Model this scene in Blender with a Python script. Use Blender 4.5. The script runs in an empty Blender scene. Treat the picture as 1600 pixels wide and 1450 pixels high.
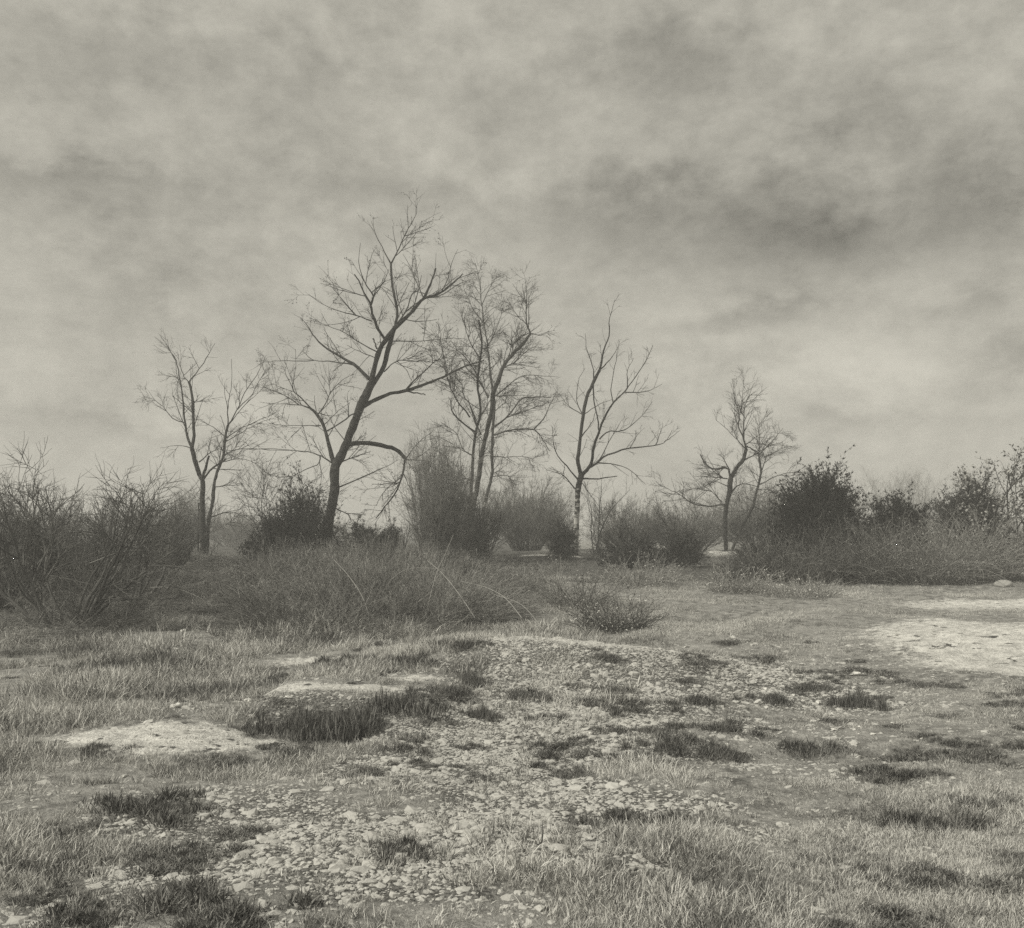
import bpy, math
import numpy as np
from mathutils import Vector

R = math.radians
SC = bpy.context.scene
COL = SC.collection

# ------------------------------------------------------------------ camera
CAM_H, F, HOR = 1.6, 1600.0, 840.0      # photo pixels (1600 wide): focal length and horizon row
cam_d = bpy.data.cameras.new('camera'); cam = bpy.data.objects.new('camera', cam_d); COL.objects.link(cam)
cam_d.sensor_width = 36.0; cam_d.lens = 36.0; cam_d.shift_y = (HOR - 725.0) / 1600.0
cam_d.clip_start = 0.05; cam_d.clip_end = 3000.0
cam.location = (0, 0, CAM_H); cam.rotation_euler = (R(90), 0, 0)
SC.camera = cam

# ------------------------------------------------------------------ world, sun, exposure
SUN_EL, SUN_AZ = 40.0, -112.0           # azimuth from +Y towards +X; the sun stands to the left and a little behind the camera
SC.view_settings.view_transform = 'Standard'
SC.view_settings.look = 'None'
SC.view_settings.exposure = 0.0
SC.view_settings.gamma = 1.0
SC.view_settings.use_curve_mapping = False
TINT = (1.0, 0.96, 0.828)               # the warm grey tone of the old print

world = bpy.data.worlds.new('World'); SC.world = world; world.use_nodes = True
nt = world.node_tree; nt.nodes.clear()

class NB:
    """tiny helper for building node trees"""
    def __init__(s, nt): s.nt = nt
    def n(s, t, **kw):
        x = s.nt.nodes.new(t)
        for k, v in kw.items(): setattr(x, k, v)
        return x
    def put(s, sock, v):
        if isinstance(v, bpy.types.NodeSocket): s.nt.links.new(v, sock)
        else: sock.default_value = v
    def m(s, op, a, b=None, c=None, clamp=False):
        x = s.n('ShaderNodeMath', operation=op); x.use_clamp = clamp
        s.put(x.inputs[0], a)
        if b is not None: s.put(x.inputs[1], b)
        if c is not None: s.put(x.inputs[2], c)
        return x.outputs[0]
    def noise(s, vec, scale, detail=4.0, rough=0.55, dist=0.0):
        x = s.n('ShaderNodeTexNoise')
        if vec is not None: s.put(x.inputs['Vector'], vec)
        x.inputs['Scale'].default_value = scale; x.inputs['Detail'].default_value = detail
        x.inputs['Roughness'].default_value = rough; x.inputs['Distortion'].default_value = dist
        return x.outputs[0]
    def ramp(s, v, a, b, lo=0.0, hi=1.0):
        x = s.n('ShaderNodeMapRange'); x.interpolation_type = 'SMOOTHSTEP'
        s.put(x.inputs[0], v)
        for i, q in zip((1, 2, 3, 4), (a, b, lo, hi)): x.inputs[i].default_value = q
        return x.outputs[0]
    def mixc(s, f, a, b):
        x = s.n('ShaderNodeMix', data_type='RGBA')
        s.put(x.inputs[0], f); s.put(x.inputs[6], a); s.put(x.inputs[7], b)
        return x.outputs[2]

w = NB(nt)
sky = w.n('ShaderNodeTexSky', sky_type='NISHITA'); sky.sun_disc = False
sky.sun_elevation = R(SUN_EL); sky.sun_rotation = R(SUN_AZ)
sky.dust_density = 4.0; sky.air_density = 1.0
bw = w.n('ShaderNodeRGBToBW'); nt.links.new(sky.outputs[0], bw.inputs[0])
tc = w.n('ShaderNodeTexCoord'); sep = w.n('ShaderNodeSeparateXYZ')
nt.links.new(tc.outputs['Generated'], sep.inputs[0])
dx, dy, dz = sep.outputs
az = w.m('ARCTAN2', dx, dy); el = w.m('ARCSINE', dz)
# cloud sheet: noise stretched flat towards the horizon
comb = w.n('ShaderNodeCombineXYZ'); nt.links.new(az, comb.inputs[0]); nt.links.new(w.m('MULTIPLY', el, 1.5), comb.inputs[1])
n1 = w.noise(comb.outputs[0], 3.1, 6, 0.56, 0.25)
n2 = w.noise(comb.outputs[0], 9.5, 6, 0.62, 0.15)
n3 = w.noise(comb.outputs[0], 34.0, 5, 0.7)
# darker cloud banks (azimuth, elevation, half width, half height, depth)
wob = w.m('MULTIPLY', w.m('SUBTRACT', n2, 0.5), 0.20)
wob2 = w.m('MULTIPLY', w.m('SUBTRACT', n1, 0.5), 0.10)
az2 = w.m('ADD', az, wob); el2 = w.m('ADD', el, w.m('ADD', wob2, w.m('MULTIPLY', wob, 0.4)))
def sky_dir(px, py):
    a = math.atan2(px - 800, F); return a, math.atan2(HOR - py, math.hypot(F, px - 800))
dark = None
for (px, py, wx, hy, d) in [(1190, 335, 260, 80, .32), (930, 320, 130, 50, .20), (1300, 395, 150, 45, .24), (1185, 488, 110, 17, .26), (1500, 478, 110, 26, .24),
                            (1560, 320, 90, 70, .26), (1310, 655, 150, 15, .16), (1545, 585, 80, 60, .20), (190, 652, 120, 15, .20), (195, 470, 75, 80, .12), (70, 283, 160, 22, .20),
                            (60, 380, 70, 70, .10), (400, 400, 120, 120, .05), (640, 290, 260, 26, .09), (450, 640, 120, 14, .06),
                            (330, 80, 300, 60, .16), (1050, 110, 260, 60, .14)]:
    a0, e0 = sky_dir(px, py + 8)
    sx, sy = wx / F, hy / F
    u = w.m('DIVIDE', w.m('SUBTRACT', az2, a0), sx); v = w.m('DIVIDE', w.m('SUBTRACT', el2, e0), sy)
    r2 = w.m('ADD', w.m('MULTIPLY', u, u), w.m('MULTIPLY', v, v))
    g = w.m('MULTIPLY', w.m('EXPONENT', w.m('MULTIPLY', r2, -1.0)), d * 1.25)
    dark = g if dark is None else w.m('ADD', dark, g)
light_bank = None
for (px, py, wx, hy, d) in [(1420, 560, 330, 110, .26), (1250, 730, 600, 70, .12), (1460, 645, 14, 34, .06), (700, 700, 500, 80, .05)]:
    a0, e0 = sky_dir(px, py)
    u = w.m('DIVIDE', w.m('SUBTRACT', az2, a0), wx / F); v = w.m('DIVIDE', w.m('SUBTRACT', el2, e0), hy / F)
    g = w.m('MULTIPLY', w.m('EXPONENT', w.m('MULTIPLY', w.m('ADD', w.m('MULTIPLY', u, u), w.m('MULTIPLY', v, v)), -1.0)), d)
    light_bank = g if light_bank is None else w.m('ADD', light_bank, g)
fac = w.m('ADD', 1.0, w.m('MULTIPLY', w.m('SUBTRACT', n1, 0.5), 0.95))
fac = w.m('ADD', fac, w.m('MULTIPLY', w.m('SUBTRACT', n2, 0.5), 1.05))
fac = w.m('ADD', fac, w.m('MULTIPLY', w.m('SUBTRACT', n3, 0.5), 0.55))
fac = w.m('ADD', w.m('SUBTRACT', fac, dark), light_bank)
cloud = w.m('MULTIPLY', fac, 4.15)
lum = w.m('ADD', w.m('MULTIPLY', w.m('MINIMUM', bw.outputs[0], 10.0), 0.13), cloud)
colr = w.n('ShaderNodeCombineColor')
for i in range(3): nt.links.new(w.m('MULTIPLY', lum, TINT[i]), colr.inputs[i])
bg = w.n('ShaderNodeBackground'); bg.inputs['Strength'].default_value = 0.10
nt.links.new(colr.outputs[0], bg.inputs['Color'])
wo = w.n('ShaderNodeOutputWorld'); nt.links.new(bg.outputs[0], wo.inputs['Surface'])

sun_d = bpy.data.lights.new('sun', 'SUN'); sun = bpy.data.objects.new('sun', sun_d); COL.objects.link(sun)
sun_d.energy = 3.4; sun_d.angle = R(2.0); sun_d.color = TINT
a = R(SUN_AZ); e = R(SUN_EL)
sdir = Vector((math.sin(a) * math.cos(e), math.cos(a) * math.cos(e), math.sin(e)))
sun.rotation_euler = sdir.to_track_quat('Z', 'Y').to_euler()
sun.location = (-20, 30, 40)

SC.cycles.use_denoising = False
SC.cycles.max_bounces = 6
SC.cycles.diffuse_bounces = 3
SC.cycles.volume_bounces = 1
SC.cycles.sample_clamp_indirect = 3.0
SC.cycles.transparent_max_bounces = 8

# ------------------------------------------------------------------ materials
def mat(name, build):
    m = bpy.data.materials.new(name); m.use_nodes = True
    t = m.node_tree; t.nodes.clear(); b = NB(t)
    col, rough, bump = build(b)
    p = b.n('ShaderNodeBsdfPrincipled'); o = b.n('ShaderNodeOutputMaterial')
    b.put(p.inputs['Base Color'], col); b.put(p.inputs['Roughness'], rough)
    p.inputs['Specular IOR Level'].default_value = 0.15
    if bump is not None:
        bn = b.n('ShaderNodeBump'); bn.inputs['Strength'].default_value = bump[1]; bn.inputs['Distance'].default_value = bump[2]
        b.put(bn.inputs['Height'], bump[0]); t.links.new(bn.outputs[0], p.inputs['Normal'])
    t.links.new(p.outputs[0], o.inputs['Surface'])
    return m
def grey(v, k=1.0): return (v, v * .99, v * .955, 1)
def pos(b): return b.n('ShaderNodeTexCoord').outputs['Object']
def gpos(b): return b.n('ShaderNodeNewGeometry').outputs['Position']

def var_mat(name, lo, hi, scale, rough=.9, island=False):
    def f(b):
        n = b.noise(gpos(b), scale, 3, .6)
        if island: n = b.m('ADD', b.m('MULTIPLY', n, .5), b.m('MULTIPLY', b.n('ShaderNodeNewGeometry').outputs['Random Per Island'], .5))
        return b.mixc(b.ramp(n, .3, .7), grey(lo), grey(hi)), rough, None
    return mat(name, f)

M = {}
M['bark'] = mat('rough_bark', lambda b: (b.mixc(b.ramp(b.noise(pos(b), 9, 5, .7), .3, .7), grey(.016), grey(.075)), .95, (b.noise(pos(b), 16, 6, .75), 1.0, .06)))
def birch(b):
    g = b.n('ShaderNodeMapping'); b.put(g.inputs[0], pos(b)); g.inputs['Scale'].default_value = (3, 3, 9)
    n = b.noise(g.outputs[0], .9, 4, .65)
    z = b.n('ShaderNodeSeparateXYZ'); b.put(z.inputs[0], pos(b))
    low = b.ramp(z.outputs[2], .8, 3.2, .10, -.12)        # white bark low on the stem, darker above
    return b.mixc(b.ramp(b.m('ADD', n, low), .53, .62), grey(.045), grey(.45)), .9, (b.noise(pos(b), 25, 4, .7), .5, .02)
M['birch'] = mat('birch_bark', birch)
M['twig'] = var_mat('twig_bark', .03, .07, 1.5)
M['hazed_twig'] = var_mat('hazed_twig_bark', .13, .28, 1.2)  # distance haze painted into the twig colour of the far bushes and trees
M['old_twig'] = var_mat('weathered_twig_bark', .055, .16, 1.2)
M['cane'] = mat('pale_cane', lambda b: (grey(.36), .8, None))
M['gorse'] = var_mat('gorse_spines', .012, .05, 2.5, island=True)
M['gorse_pale'] = var_mat('gorse_spines_worn', .035, .11, 2.5, island=True)
M['broom'] = var_mat('broom_whips', .12, .30, 1.8, island=True)
def bram(b):
    n = b.m('ADD', b.m('MULTIPLY', b.noise(gpos(b), .35, 4, .65), .6), b.m('MULTIPLY', b.n('ShaderNodeNewGeometry').outputs['Random Per Island'], .4))
    n = b.m('ADD', n, b.m('MULTIPLY', b.m('SUBTRACT', b.n('ShaderNodeObjectInfo').outputs['Random'], .5), .25))
    return b.mixc(b.ramp(n, .3, .72), grey(.055), grey(.38)), .9, None
M['bramble'] = mat('bramble_stems', bram)
M['leaf'] = var_mat('winter_leaf', .09, .42, 6, island=True)
M['pale_leaf'] = var_mat('pale_leaf', .25, .65, 6, island=True)
M['dark_leaf'] = var_mat('dark_leaf', .04, .14, 6, island=True)
M['tussock'] = var_mat('dark_tussock_blades', .05, .25, 5, island=True)
def grs(b):
    P = gpos(b); n = b.m('ADD', b.m('MULTIPLY', b.noise(P, .8, 5, .7), .75), b.m('MULTIPLY', b.n('ShaderNodeNewGeometry').outputs['Random Per Island'], .25))
    return b.mixc(b.ramp(n, .40, .60), grey(.11), grey(.66)), .9, None
M['turf_mat'] = var_mat('turf_mat_blades', .06, .28, 4, island=True)
M['grass'] = mat('dry_grass_blades', grs)
M['stone'] = mat('flint', lambda b: (b.mixc(b.n('ShaderNodeNewGeometry').outputs['Random Per Island'], grey(.10), grey(.50)), .8, (b.noise(gpos(b), 60, 3, .6), .4, .01)))
M['white_stone'] = mat('pale_flint', lambda b: (b.mixc(b.ramp(b.noise(gpos(b), 14, 4, .6), .35, .65), grey(.45), grey(.75)), .8, (b.noise(gpos(b), 40, 3, .6), .4, .01)))

def ground_mat(b):
    P = gpos(b)
    at = b.n('ShaderNodeAttribute'); at.attribute_name = 'cover'
    s = b.n('ShaderNodeSeparateColor'); b.put(s.inputs[0], at.outputs['Color'])
    sand, grav, litter = s.outputs
    nA = b.noise(P, 1.1, 6, .65); nB = b.noise(P, 7, 6, .7); nC = b.noise(P, 40, 4, .7)
    turf = b.mixc(b.ramp(nB, .32, .68), grey(.10), grey(.44))
    turf = b.mixc(b.ramp(nA, .35, .7, 0, .6), turf, grey(.46))
    turf = b.mixc(b.ramp(nC, .4, .7, 0, .55), turf, grey(.12))
    gcol = b.mixc(b.ramp(nC, .35, .65), grey(.05), grey(.28))
    scol = b.mixc(b.ramp(b.m('ADD', b.m('MULTIPLY', nB, .6), b.m('MULTIPLY', nC, .4)), .38, .6), grey(.42), grey(.80))
    scol = b.mixc(b.ramp(b.noise(P, 5.5, 4, .6), .60, .66), scol, grey(.10))
    lcol = b.mixc(b.ramp(nC, .35, .65), grey(.05), grey(.20))
    edge = b.m('MULTIPLY', b.m('SUBTRACT', nB, .5), .9)
    c = b.mixc(b.ramp(b.m('ADD', litter, edge), .35, .65), turf, lcol)
    c = b.mixc(b.ramp(b.m('ADD', grav, edge), .30, .60), c, gcol)
    c = b.mixc(b.ramp(b.m('ADD', b.m('ADD', sand, edge), b.m('MULTIPLY', b.m('SUBTRACT', nC, .5), .9)), .38, .78), c, scol)
    return c, .95, (b.m('ADD', nC, nB), .7, .05)
M['ground'] = mat('heath_ground', ground_mat)

# ------------------------------------------------------------------ noise and terrain
def _hash(ix, iy, seed):
    h = (ix.astype(np.int64) * 374761393 + iy.astype(np.int64) * 668265263 + seed * 1442695041) & 0xffffffff
    h = ((h ^ (h >> 13)) * 1274126177) & 0xffffffff
    return ((h ^ (h >> 16)) & 0xffff) / 65535.0
def vnoise(x, y, s, seed=0):
    x = np.asarray(x, float) / s; y = np.asarray(y, float) / s
    ix = np.floor(x); iy = np.floor(y); fx = x - ix; fy = y - iy
    fx = fx * fx * (3 - 2 * fx); fy = fy * fy * (3 - 2 * fy)
    a = _hash(ix, iy, seed); b = _hash(ix + 1, iy, seed); c = _hash(ix, iy + 1, seed); d = _hash(ix + 1, iy + 1, seed)
    return (a + (b - a) * fx) * (1 - fy) + (c + (d - c) * fx) * fy - .5
def G(x, y, cx, cy, sx, sy): return np.exp(-((x - cx) / sx) ** 2 - ((y - cy) / sy) ** 2)
def sst(t): t = np.clip(t, 0, 1); return t * t * (3 - 2 * t)
YB = [-80, 4, 8, 10, 12, 15, 20, 25, 28, 30, 34, 60, 100, 700]
ZB = [0, 0, 0, .08, .18, .32, .52, .72, .90, 1.02, 1.12, 1.15, 1.2, 1.2]
def hgt(x, y):
    x = np.asarray(x, float); y = np.asarray(y, float)
    z = (np.interp(y, YB, ZB) + np.interp(y - .8, YB, ZB) + np.interp(y + .8, YB, ZB)) / 3
    k = np.clip(y / 6, .5, 1)
    z = z + .10 * vnoise(x, y, 2.6, 1) + .10 * vnoise(x, y, 1.0, 2) * k + .045 * vnoise(x, y, .45, 3) + .022 * vnoise(x, y, .19, 4)
    z = z + .30 * G(x, y, .35, 11.6, 1.5, .85) + .12 * G(x, y, 2.0, 11.0, 1.0, .6)          # gravel mound
    z = z + .10 * G(x, y, -.7, 12.2, .8, .6)
    led = sst((y - 8.7 - .35 * vnoise(x, y, .5, 9)) / .55) * sst((11.2 - y) / 1.2) * sst((x + 2.5) / .35) * sst((-.35 - x) / .5)
    z = z + .13 * led - .09 * G(x, y, -1.65, 8.4, .5, .35)
    z = z + .06 * G(x, y, -2.6, 8.2, .95, .5) - .05 * G(x, y, -2.6, 7.2, 1.2, .35)
    z = z + .10 * G(x, y, -5.0, 9.6, .9, 1.0)
    z = z - .10 * G(x, y, 2.3, 12.5, .6, .22)                                               # shaded cut behind the mound
    z = z - .10 * G(x, y, 1.9, 7.7, 1.0, .25) - .10 * G(x, y, 3.4, 7.75, .7, .18)
    z = z + .16 * G(x, y, 6.6, 13.2, 1.6, 1.3) + .25 * G(x, y, 11.7, 24, 1.2, .8)
    z = z + .16 * G(x, y, 1.0, 29, 1.6, .8) + .22 * G(x, y, 6.1, 30.0, 1.1, .6) + .2 * G(x, y, -8.5, 27, 1.3, .8)
    return z
def cover(x, y):
    sand = 1.4 * G(x, y, -2.65, 8.05, .95, .42) + 1.2 * G(x, y, -1.6, 9.65, 1.0, .24) + .8 * G(x, y, -1.0, 10.3, .45, .3)
    sand += .9 * G(x, y, -2.5, 12.0, .45, .3) + 1.5 * G(x, y, 6.4, 13.2, 1.7, 1.9) + 1.0 * G(x, y, 9.0, 18, 2.8, 1.1) + 1.1 * G(x, y, 11.9, 24, 1.0, 1.0)
    sand += .9 * G(x, y, 6.0, 11.4, 1.2, .8) + .8 * G(x, y, .65, 9.0, .4, .12) + 1.3 * G(x, y, .9, 29.5, 1.3, .5) + 1.3 * G(x, y, 6.1, 29.8, .8, .4) + .9 * G(x, y, -8.6, 26, .5, .4)
    sand += 1.0 * G(x, y, 1.1, 11.6, 1.4, .30) + .45 * G(x, y, 8, 10, 3, 2)
    grav = 1.1 * G(x, y, .5, 10.6, 1.6, 1.6) + .95 * G(x, y, .2, 8.0, 1.5, 1.3) + .9 * G(x, y, 2.0, 11.2, .9, .6) + .55 * G(x, y, 3.2, 10.0, .8, 1.0) + .75 * G(x, y, -.4, 5.5, 1.8, 1.4)
    grav += .6 * G(x, y, -2.6, 9.3, 1.0, .5)
    grav = grav * (1 + 1.9 * vnoise(x, y, .9, 21)) + .7 * vnoise(x, y, .33, 22)
    lit = sst((y - 14.0 + 1.5 * vnoise(x, y, 2, 31)) / 1.5) * sst((.8 - x + .05 * (y - 14) + vnoise(x, y, 1.5, 32)) / 1.5)
    lit = np.maximum(lit, sst((y - 21.5 - 1.2 * vnoise(x, y, 3, 33)) / 2) * sst((34 - y) / 2))
    lit = np.maximum(lit, 1.3 * G(x, y, -1.65, 8.75, .6, .35))  # dark vegetation on the bank left of centre
    return np.clip(sand, 0, 1.2), np.clip(grav, 0, 1.2), np.clip(lit, 0, 1)

def P3(px, py, Y): return np.array([(px - 800) / F * Y, Y, CAM_H - (py - HOR) / F * Y])
def gpt(px, Y):
    x = (px - 800) / F * Y
    return np.array([x, Y, float(hgt(x, Y))])
def gfind(px, py):
    """ground point seen at a photo pixel (first hit)"""
    Ys = np.arange(3.5, 60, .02); x = (px - 800) / F * Ys
    rows = HOR + (CAM_H - hgt(x, Ys)) / Ys * F
    i = np.argmax(rows <= py) if (rows <= py).any() else len(Ys) - 1
    return gpt(px, float(Ys[i]))

# ------------------------------------------------------------------ mesh helpers
def make_mesh(name, V, Fc, material, smooth=True, nsides=None):
    """Fc: list of (n,k) index arrays"""
    me = bpy.data.meshes.new(name)
    V = np.asarray(V, np.float32)
    me.vertices.add(len(V)); me.vertices.foreach_set('co', V.ravel())
    loops = np.concatenate([f.ravel() for f in Fc]).astype(np.int32)
    tot = np.concatenate([np.full(len(f), f.shape[1], np.int32) for f in Fc])
    start = np.concatenate([[0], np.cumsum(tot)[:-1]]).astype(np.int32)
    me.loops.add(len(loops)); me.loops.foreach_set('vertex_index', loops)
    me.polygons.add(len(tot)); me.polygons.foreach_set('loop_start', start); me.polygons.foreach_set('loop_total', tot)
    me.polygons.foreach_set('use_smooth', np.full(len(tot), smooth))
    me.materials.append(material)
    me.update(calc_edges=True)
    return me
class Geo:
    def __init__(s): s.V = []; s.F = []; s.n = 0
    def add(s, V, *Fs):
        s.V.append(V)
        for f in Fs: s.F.append(f + s.n)
        s.n += len(V); return s
    def tubes(s, P, Rr, S=3):
        P = np.asarray(P, float); N, K, _ = P.shape
        T = np.gradient(P, axis=1); T /= np.linalg.norm(T, axis=2, keepdims=True) + 1e-9
        mt = np.abs(T.mean(1)); ref = np.eye(3)[np.argmin(mt, 1)][:, None, :] * np.ones((1, K, 1))
        A = np.cross(T, ref); A /= np.linalg.norm(A, axis=2, keepdims=True) + 1e-9
        B = np.cross(T, A)
        an = np.arange(S) * 2 * np.pi / S
        ring = P[:, :, None] + Rr[:, :, None, None] * (np.cos(an)[None, None, :, None] * A[:, :, None] + np.sin(an)[None, None, :, None] * B[:, :, None])
        base = (np.arange(N) * K * S)[:, None, None]
        k = (np.arange(K - 1) * S)[None, :, None]; j = np.arange(S)[None, None]; j2 = (j + 1) % S
        q = np.stack([base + k + j, base + k + j2, base + k + S + j2, base + k + S + j], -1).reshape(-1, 4)
        return s.add(ring.reshape(-1, 3), q)
    def quads(s, C, U, W):
        """leaf quads at C with half axes U and W, pointed"""
        V = np.stack([C - U, C + W, C + U, C - W], 1).reshape(-1, 3)
        return s.add(V, np.arange(len(C) * 4).reshape(-1, 4))
    def blades(s, B, D, W):
        """two triangle-ish segments: base B, tip vector D, half-width vector W"""
        n = len(B); droop = D * .55; droop = droop + np.array([0, 0, .12]) * np.linalg.norm(D, axis=1)[:, None]
        V = np.stack([B - W, B + W, B + droop + W * .6, B + droop - W * .6, B + D], 1).reshape(-1, 3)
        i = np.arange(n)[:, None] * 5
        return s.add(V, i + np.array([[0, 1, 2, 3]]), i + np.array([[3, 2, 4]]))
    def mesh(s, name, m, smooth=True):
        fs = {}
        for f in s.F: fs.setdefault(f.shape[1], []).append(f)
        return make_mesh(name, np.concatenate(s.V), [np.concatenate(v) for v in fs.values()], m, smooth)

def unit(v): return v / (np.linalg.norm(v, axis=-1, keepdims=True) + 1e-9)
def strands(rng, start, d, L, K, bend=(0, 0, 0), wob=.15):
    """curved paths: start (N,3), direction (N,3), length (N,)"""
    N = len(start); P = np.zeros((N, K, 3)); P[:, 0] = start; d = unit(np.array(d, float)); st = (L / (K - 1))[:, None]
    bend = np.asarray(bend, float)
    for k in range(1, K):
        d = unit(d + bend * (st if bend.ndim == 1 else st) / .5 + rng.normal(0, wob, (N, 3)))
        P[:, k] = P[:, k - 1] + d * st
    return P
def sprout(rng, P, Rr, n, L, ang=(30, 60), t=(.15, 1.0), K=5, up=.1, wob=.15, rk=.55, rmin=.003, taper=True, flat=1.0):
    """n children in all on the parent paths, chosen by parent length"""
    N, Kp, _ = P.shape
    ln = np.linalg.norm(np.diff(P, axis=1), axis=2).sum(1)
    i = rng.choice(N, n, p=ln / ln.sum()); tt = rng.uniform(t[0], t[1], n) * (Kp - 1) * .999
    a = tt.astype(int); f = (tt - a)[:, None]
    s = P[i, a] * (1 - f) + P[i, a + 1] * f; T = unit(P[i, a + 1] - P[i, a])
    rp = Rr[i, a] * (1 - f[:, 0]) + Rr[i, a + 1] * f[:, 0]
    q = rng.normal(0, 1, (n, 3)); q[:, 1] *= flat; q = unit(q - (q * T).sum(1, keepdims=True) * T)
    an = np.radians(rng.uniform(ang[0], ang[1], n))[:, None]
    d = T * np.cos(an) + q * np.sin(an)
    Ls = L * rng.uniform(.45, 1.15, n)
    if taper: Ls = Ls * (1.15 - .6 * tt / (Kp - 1))
    Q = strands(rng, s, d, Ls, K, (0, 0, up), wob)
    r0 = np.maximum(np.minimum(rp * .8, rk * Ls * .02), rmin)
    return Q, r0[:, None] * np.linspace(1, .45, K)[None]

def tag(o, label=None, cat=None, group=None, kind=None):
    if label: o['label'] = label
    if cat: o['category'] = cat
    if group: o['group'] = group
    if kind: o['kind'] = kind
    return o
def link(name, me, parent=None):
    o = bpy.data.objects.new(name, me); COL.objects.link(o); o.parent = parent
    return o
def empty(name, loc, label, cat, group=None, rz=0):
    o = bpy.data.objects.new(name, None); COL.objects.link(o); o.location = loc; o.rotation_euler = (0, 0, rz)
    return tag(o, label, cat, group)

# ------------------------------------------------------------------ the ground sheet
def axis(lo, hi, step, far, n, grow=1.13):
    c = list(np.arange(lo, hi, step)); s = step
    out = [c[-1]]
    while out[-1] < far: s *= grow; out.append(out[-1] + s)
    return c, out[1:]
cx, cp = axis(-9.5, 9.5, .075, 500, 0)
xs = np.array([-v for v in cp[::-1]] + cx + cp)
cy, cyp = axis(3.4, 20, .07, 700, 0, 1.06)
xs = np.unique(xs); ys = np.array([-80, -40, -20, -10, -5, -2, 0, 1, 1.8, 2.4, 2.8, 3.1] + cy + cyp)
X, Yg = np.meshgrid(xs, ys); Z = hgt(X, Yg)
nx, ny = len(xs), len(ys)
idx = np.arange(nx * ny).reshape(ny, nx)
q = np.stack([idx[:-1, :-1], idx[:-1, 1:], idx[1:, 1:], idx[1:, :-1]], -1).reshape(-1, 4)
gme = make_mesh('ground', np.stack([X, Yg, Z], -1).reshape(-1, 3), [q], M['ground'])
ca = gme.color_attributes.new('cover', 'FLOAT_COLOR', 'POINT')
s_, g_, l_ = cover(X, Yg)
ca.data.foreach_set('color', np.stack([s_, g_, l_, np.ones_like(s_)], -1).astype(np.float32).ravel())
ground = tag(link('ground', gme), kind='structure')

# ------------------------------------------------------------------ instancing by geometry nodes for uncountable cover
def scatter(name, pts, rot, scl, idxv, meshes, kind='stuff', label=None):
    src = bpy.data.collections.new(name + '_kinds')
    for k, me in enumerate(meshes):
        o = bpy.data.objects.new('%s_kind' % name, me); src.objects.link(o)
    me = bpy.data.meshes.new(name); me.vertices.add(len(pts)); me.vertices.foreach_set('co', np.asarray(pts, np.float32).ravel())
    for nm, ty, dat in (('rot', 'FLOAT_VECTOR', rot), ('scl', 'FLOAT_VECTOR', scl)):
        at = me.attributes.new(nm, ty, 'POINT'); at.data.foreach_set('vector', np.asarray(dat, np.float32).ravel())
    at = me.attributes.new('pick', 'INT', 'POINT'); at.data.foreach_set('value', np.asarray(idxv, np.int32))
    o = link(name, me)
    t = bpy.data.node_groups.new(name, 'GeometryNodeTree')
    t.interface.new_socket('Geometry', in_out='INPUT', socket_type='NodeSocketGeometry')
    t.interface.new_socket('Geometry', in_out='OUTPUT', socket_type='NodeSocketGeometry')
    gi = t.nodes.new('NodeGroupInput'); go = t.nodes.new('NodeGroupOutput')
    ci = t.nodes.new('GeometryNodeCollectionInfo'); ci.inputs['Collection'].default_value = src
    ci.inputs['Separate Children'].default_value = True; ci.inputs['Reset Children'].default_value = True
    ip = t.nodes.new('GeometryNodeInstanceOnPoints'); ip.inputs['Pick Instance'].default_value = True
    def attr(nm, ty):
        x = t.nodes.new('GeometryNodeInputNamedAttribute'); x.data_type = ty; x.inputs[0].default_value = nm
        return x.outputs['Attribute']
    L = t.links.new
    L(gi.outputs[0], ip.inputs['Points']); L(ci.outputs[0], ip.inputs['Instance'])
    L(attr('pick', 'INT'), ip.inputs['Instance Index']); L(attr('rot', 'FLOAT_VECTOR'), ip.inputs['Rotation']); L(attr('scl', 'FLOAT_VECTOR'), ip.inputs['Scale'])
    L(ip.outputs[0], go.inputs[0])
    md = o.modifiers.new('scatter', 'NODES'); md.node_group = t
    return tag(o, label, kind=kind)

# ------------------------------------------------------------------ plant builders (each returns meshes built about the origin)
def grass_clump(rng, n, h, spread, m, lean=.5, wid=.004):
    g = Geo(); an = rng.uniform(0, 6.283, n); r = spread * np.sqrt(rng.uniform(0, 1, n))
    B = np.stack([r * np.cos(an), r * np.sin(an), np.full(n, -.01)], 1)
    D = np.stack([rng.normal(0, lean, n) + r / spread * np.cos(an) * .3, rng.normal(0, lean, n) + r / spread * np.sin(an) * .3, np.ones(n)], 1)
    D = unit(D) * (h * rng.uniform(.4, 1.1, n))[:, None]
    wa = rng.uniform(0, 6.283, n); W = np.stack([np.cos(wa), np.sin(wa), wa * 0], 1) * wid * rng.uniform(.6, 1.4, n)[:, None]
    return g.blades(B, D, W).mesh('grass_clump', m, False)
def leaves_on(rng, g, P, n, size, spread=.02):
    i = rng.integers(0, len(P), n); k = rng.integers(1, P.shape[1], n)
    C = P[i, k] + rng.normal(0, spread, (n, 3)); U = unit(rng.normal(0, 1, (n, 3))); W = unit(np.cross(U, rng.normal(0, 1, (n, 3))))
    s = size * rng.uniform(.5, 1.3, n)[:, None]
    return g.quads(C, U * s, W * s * .5)
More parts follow.
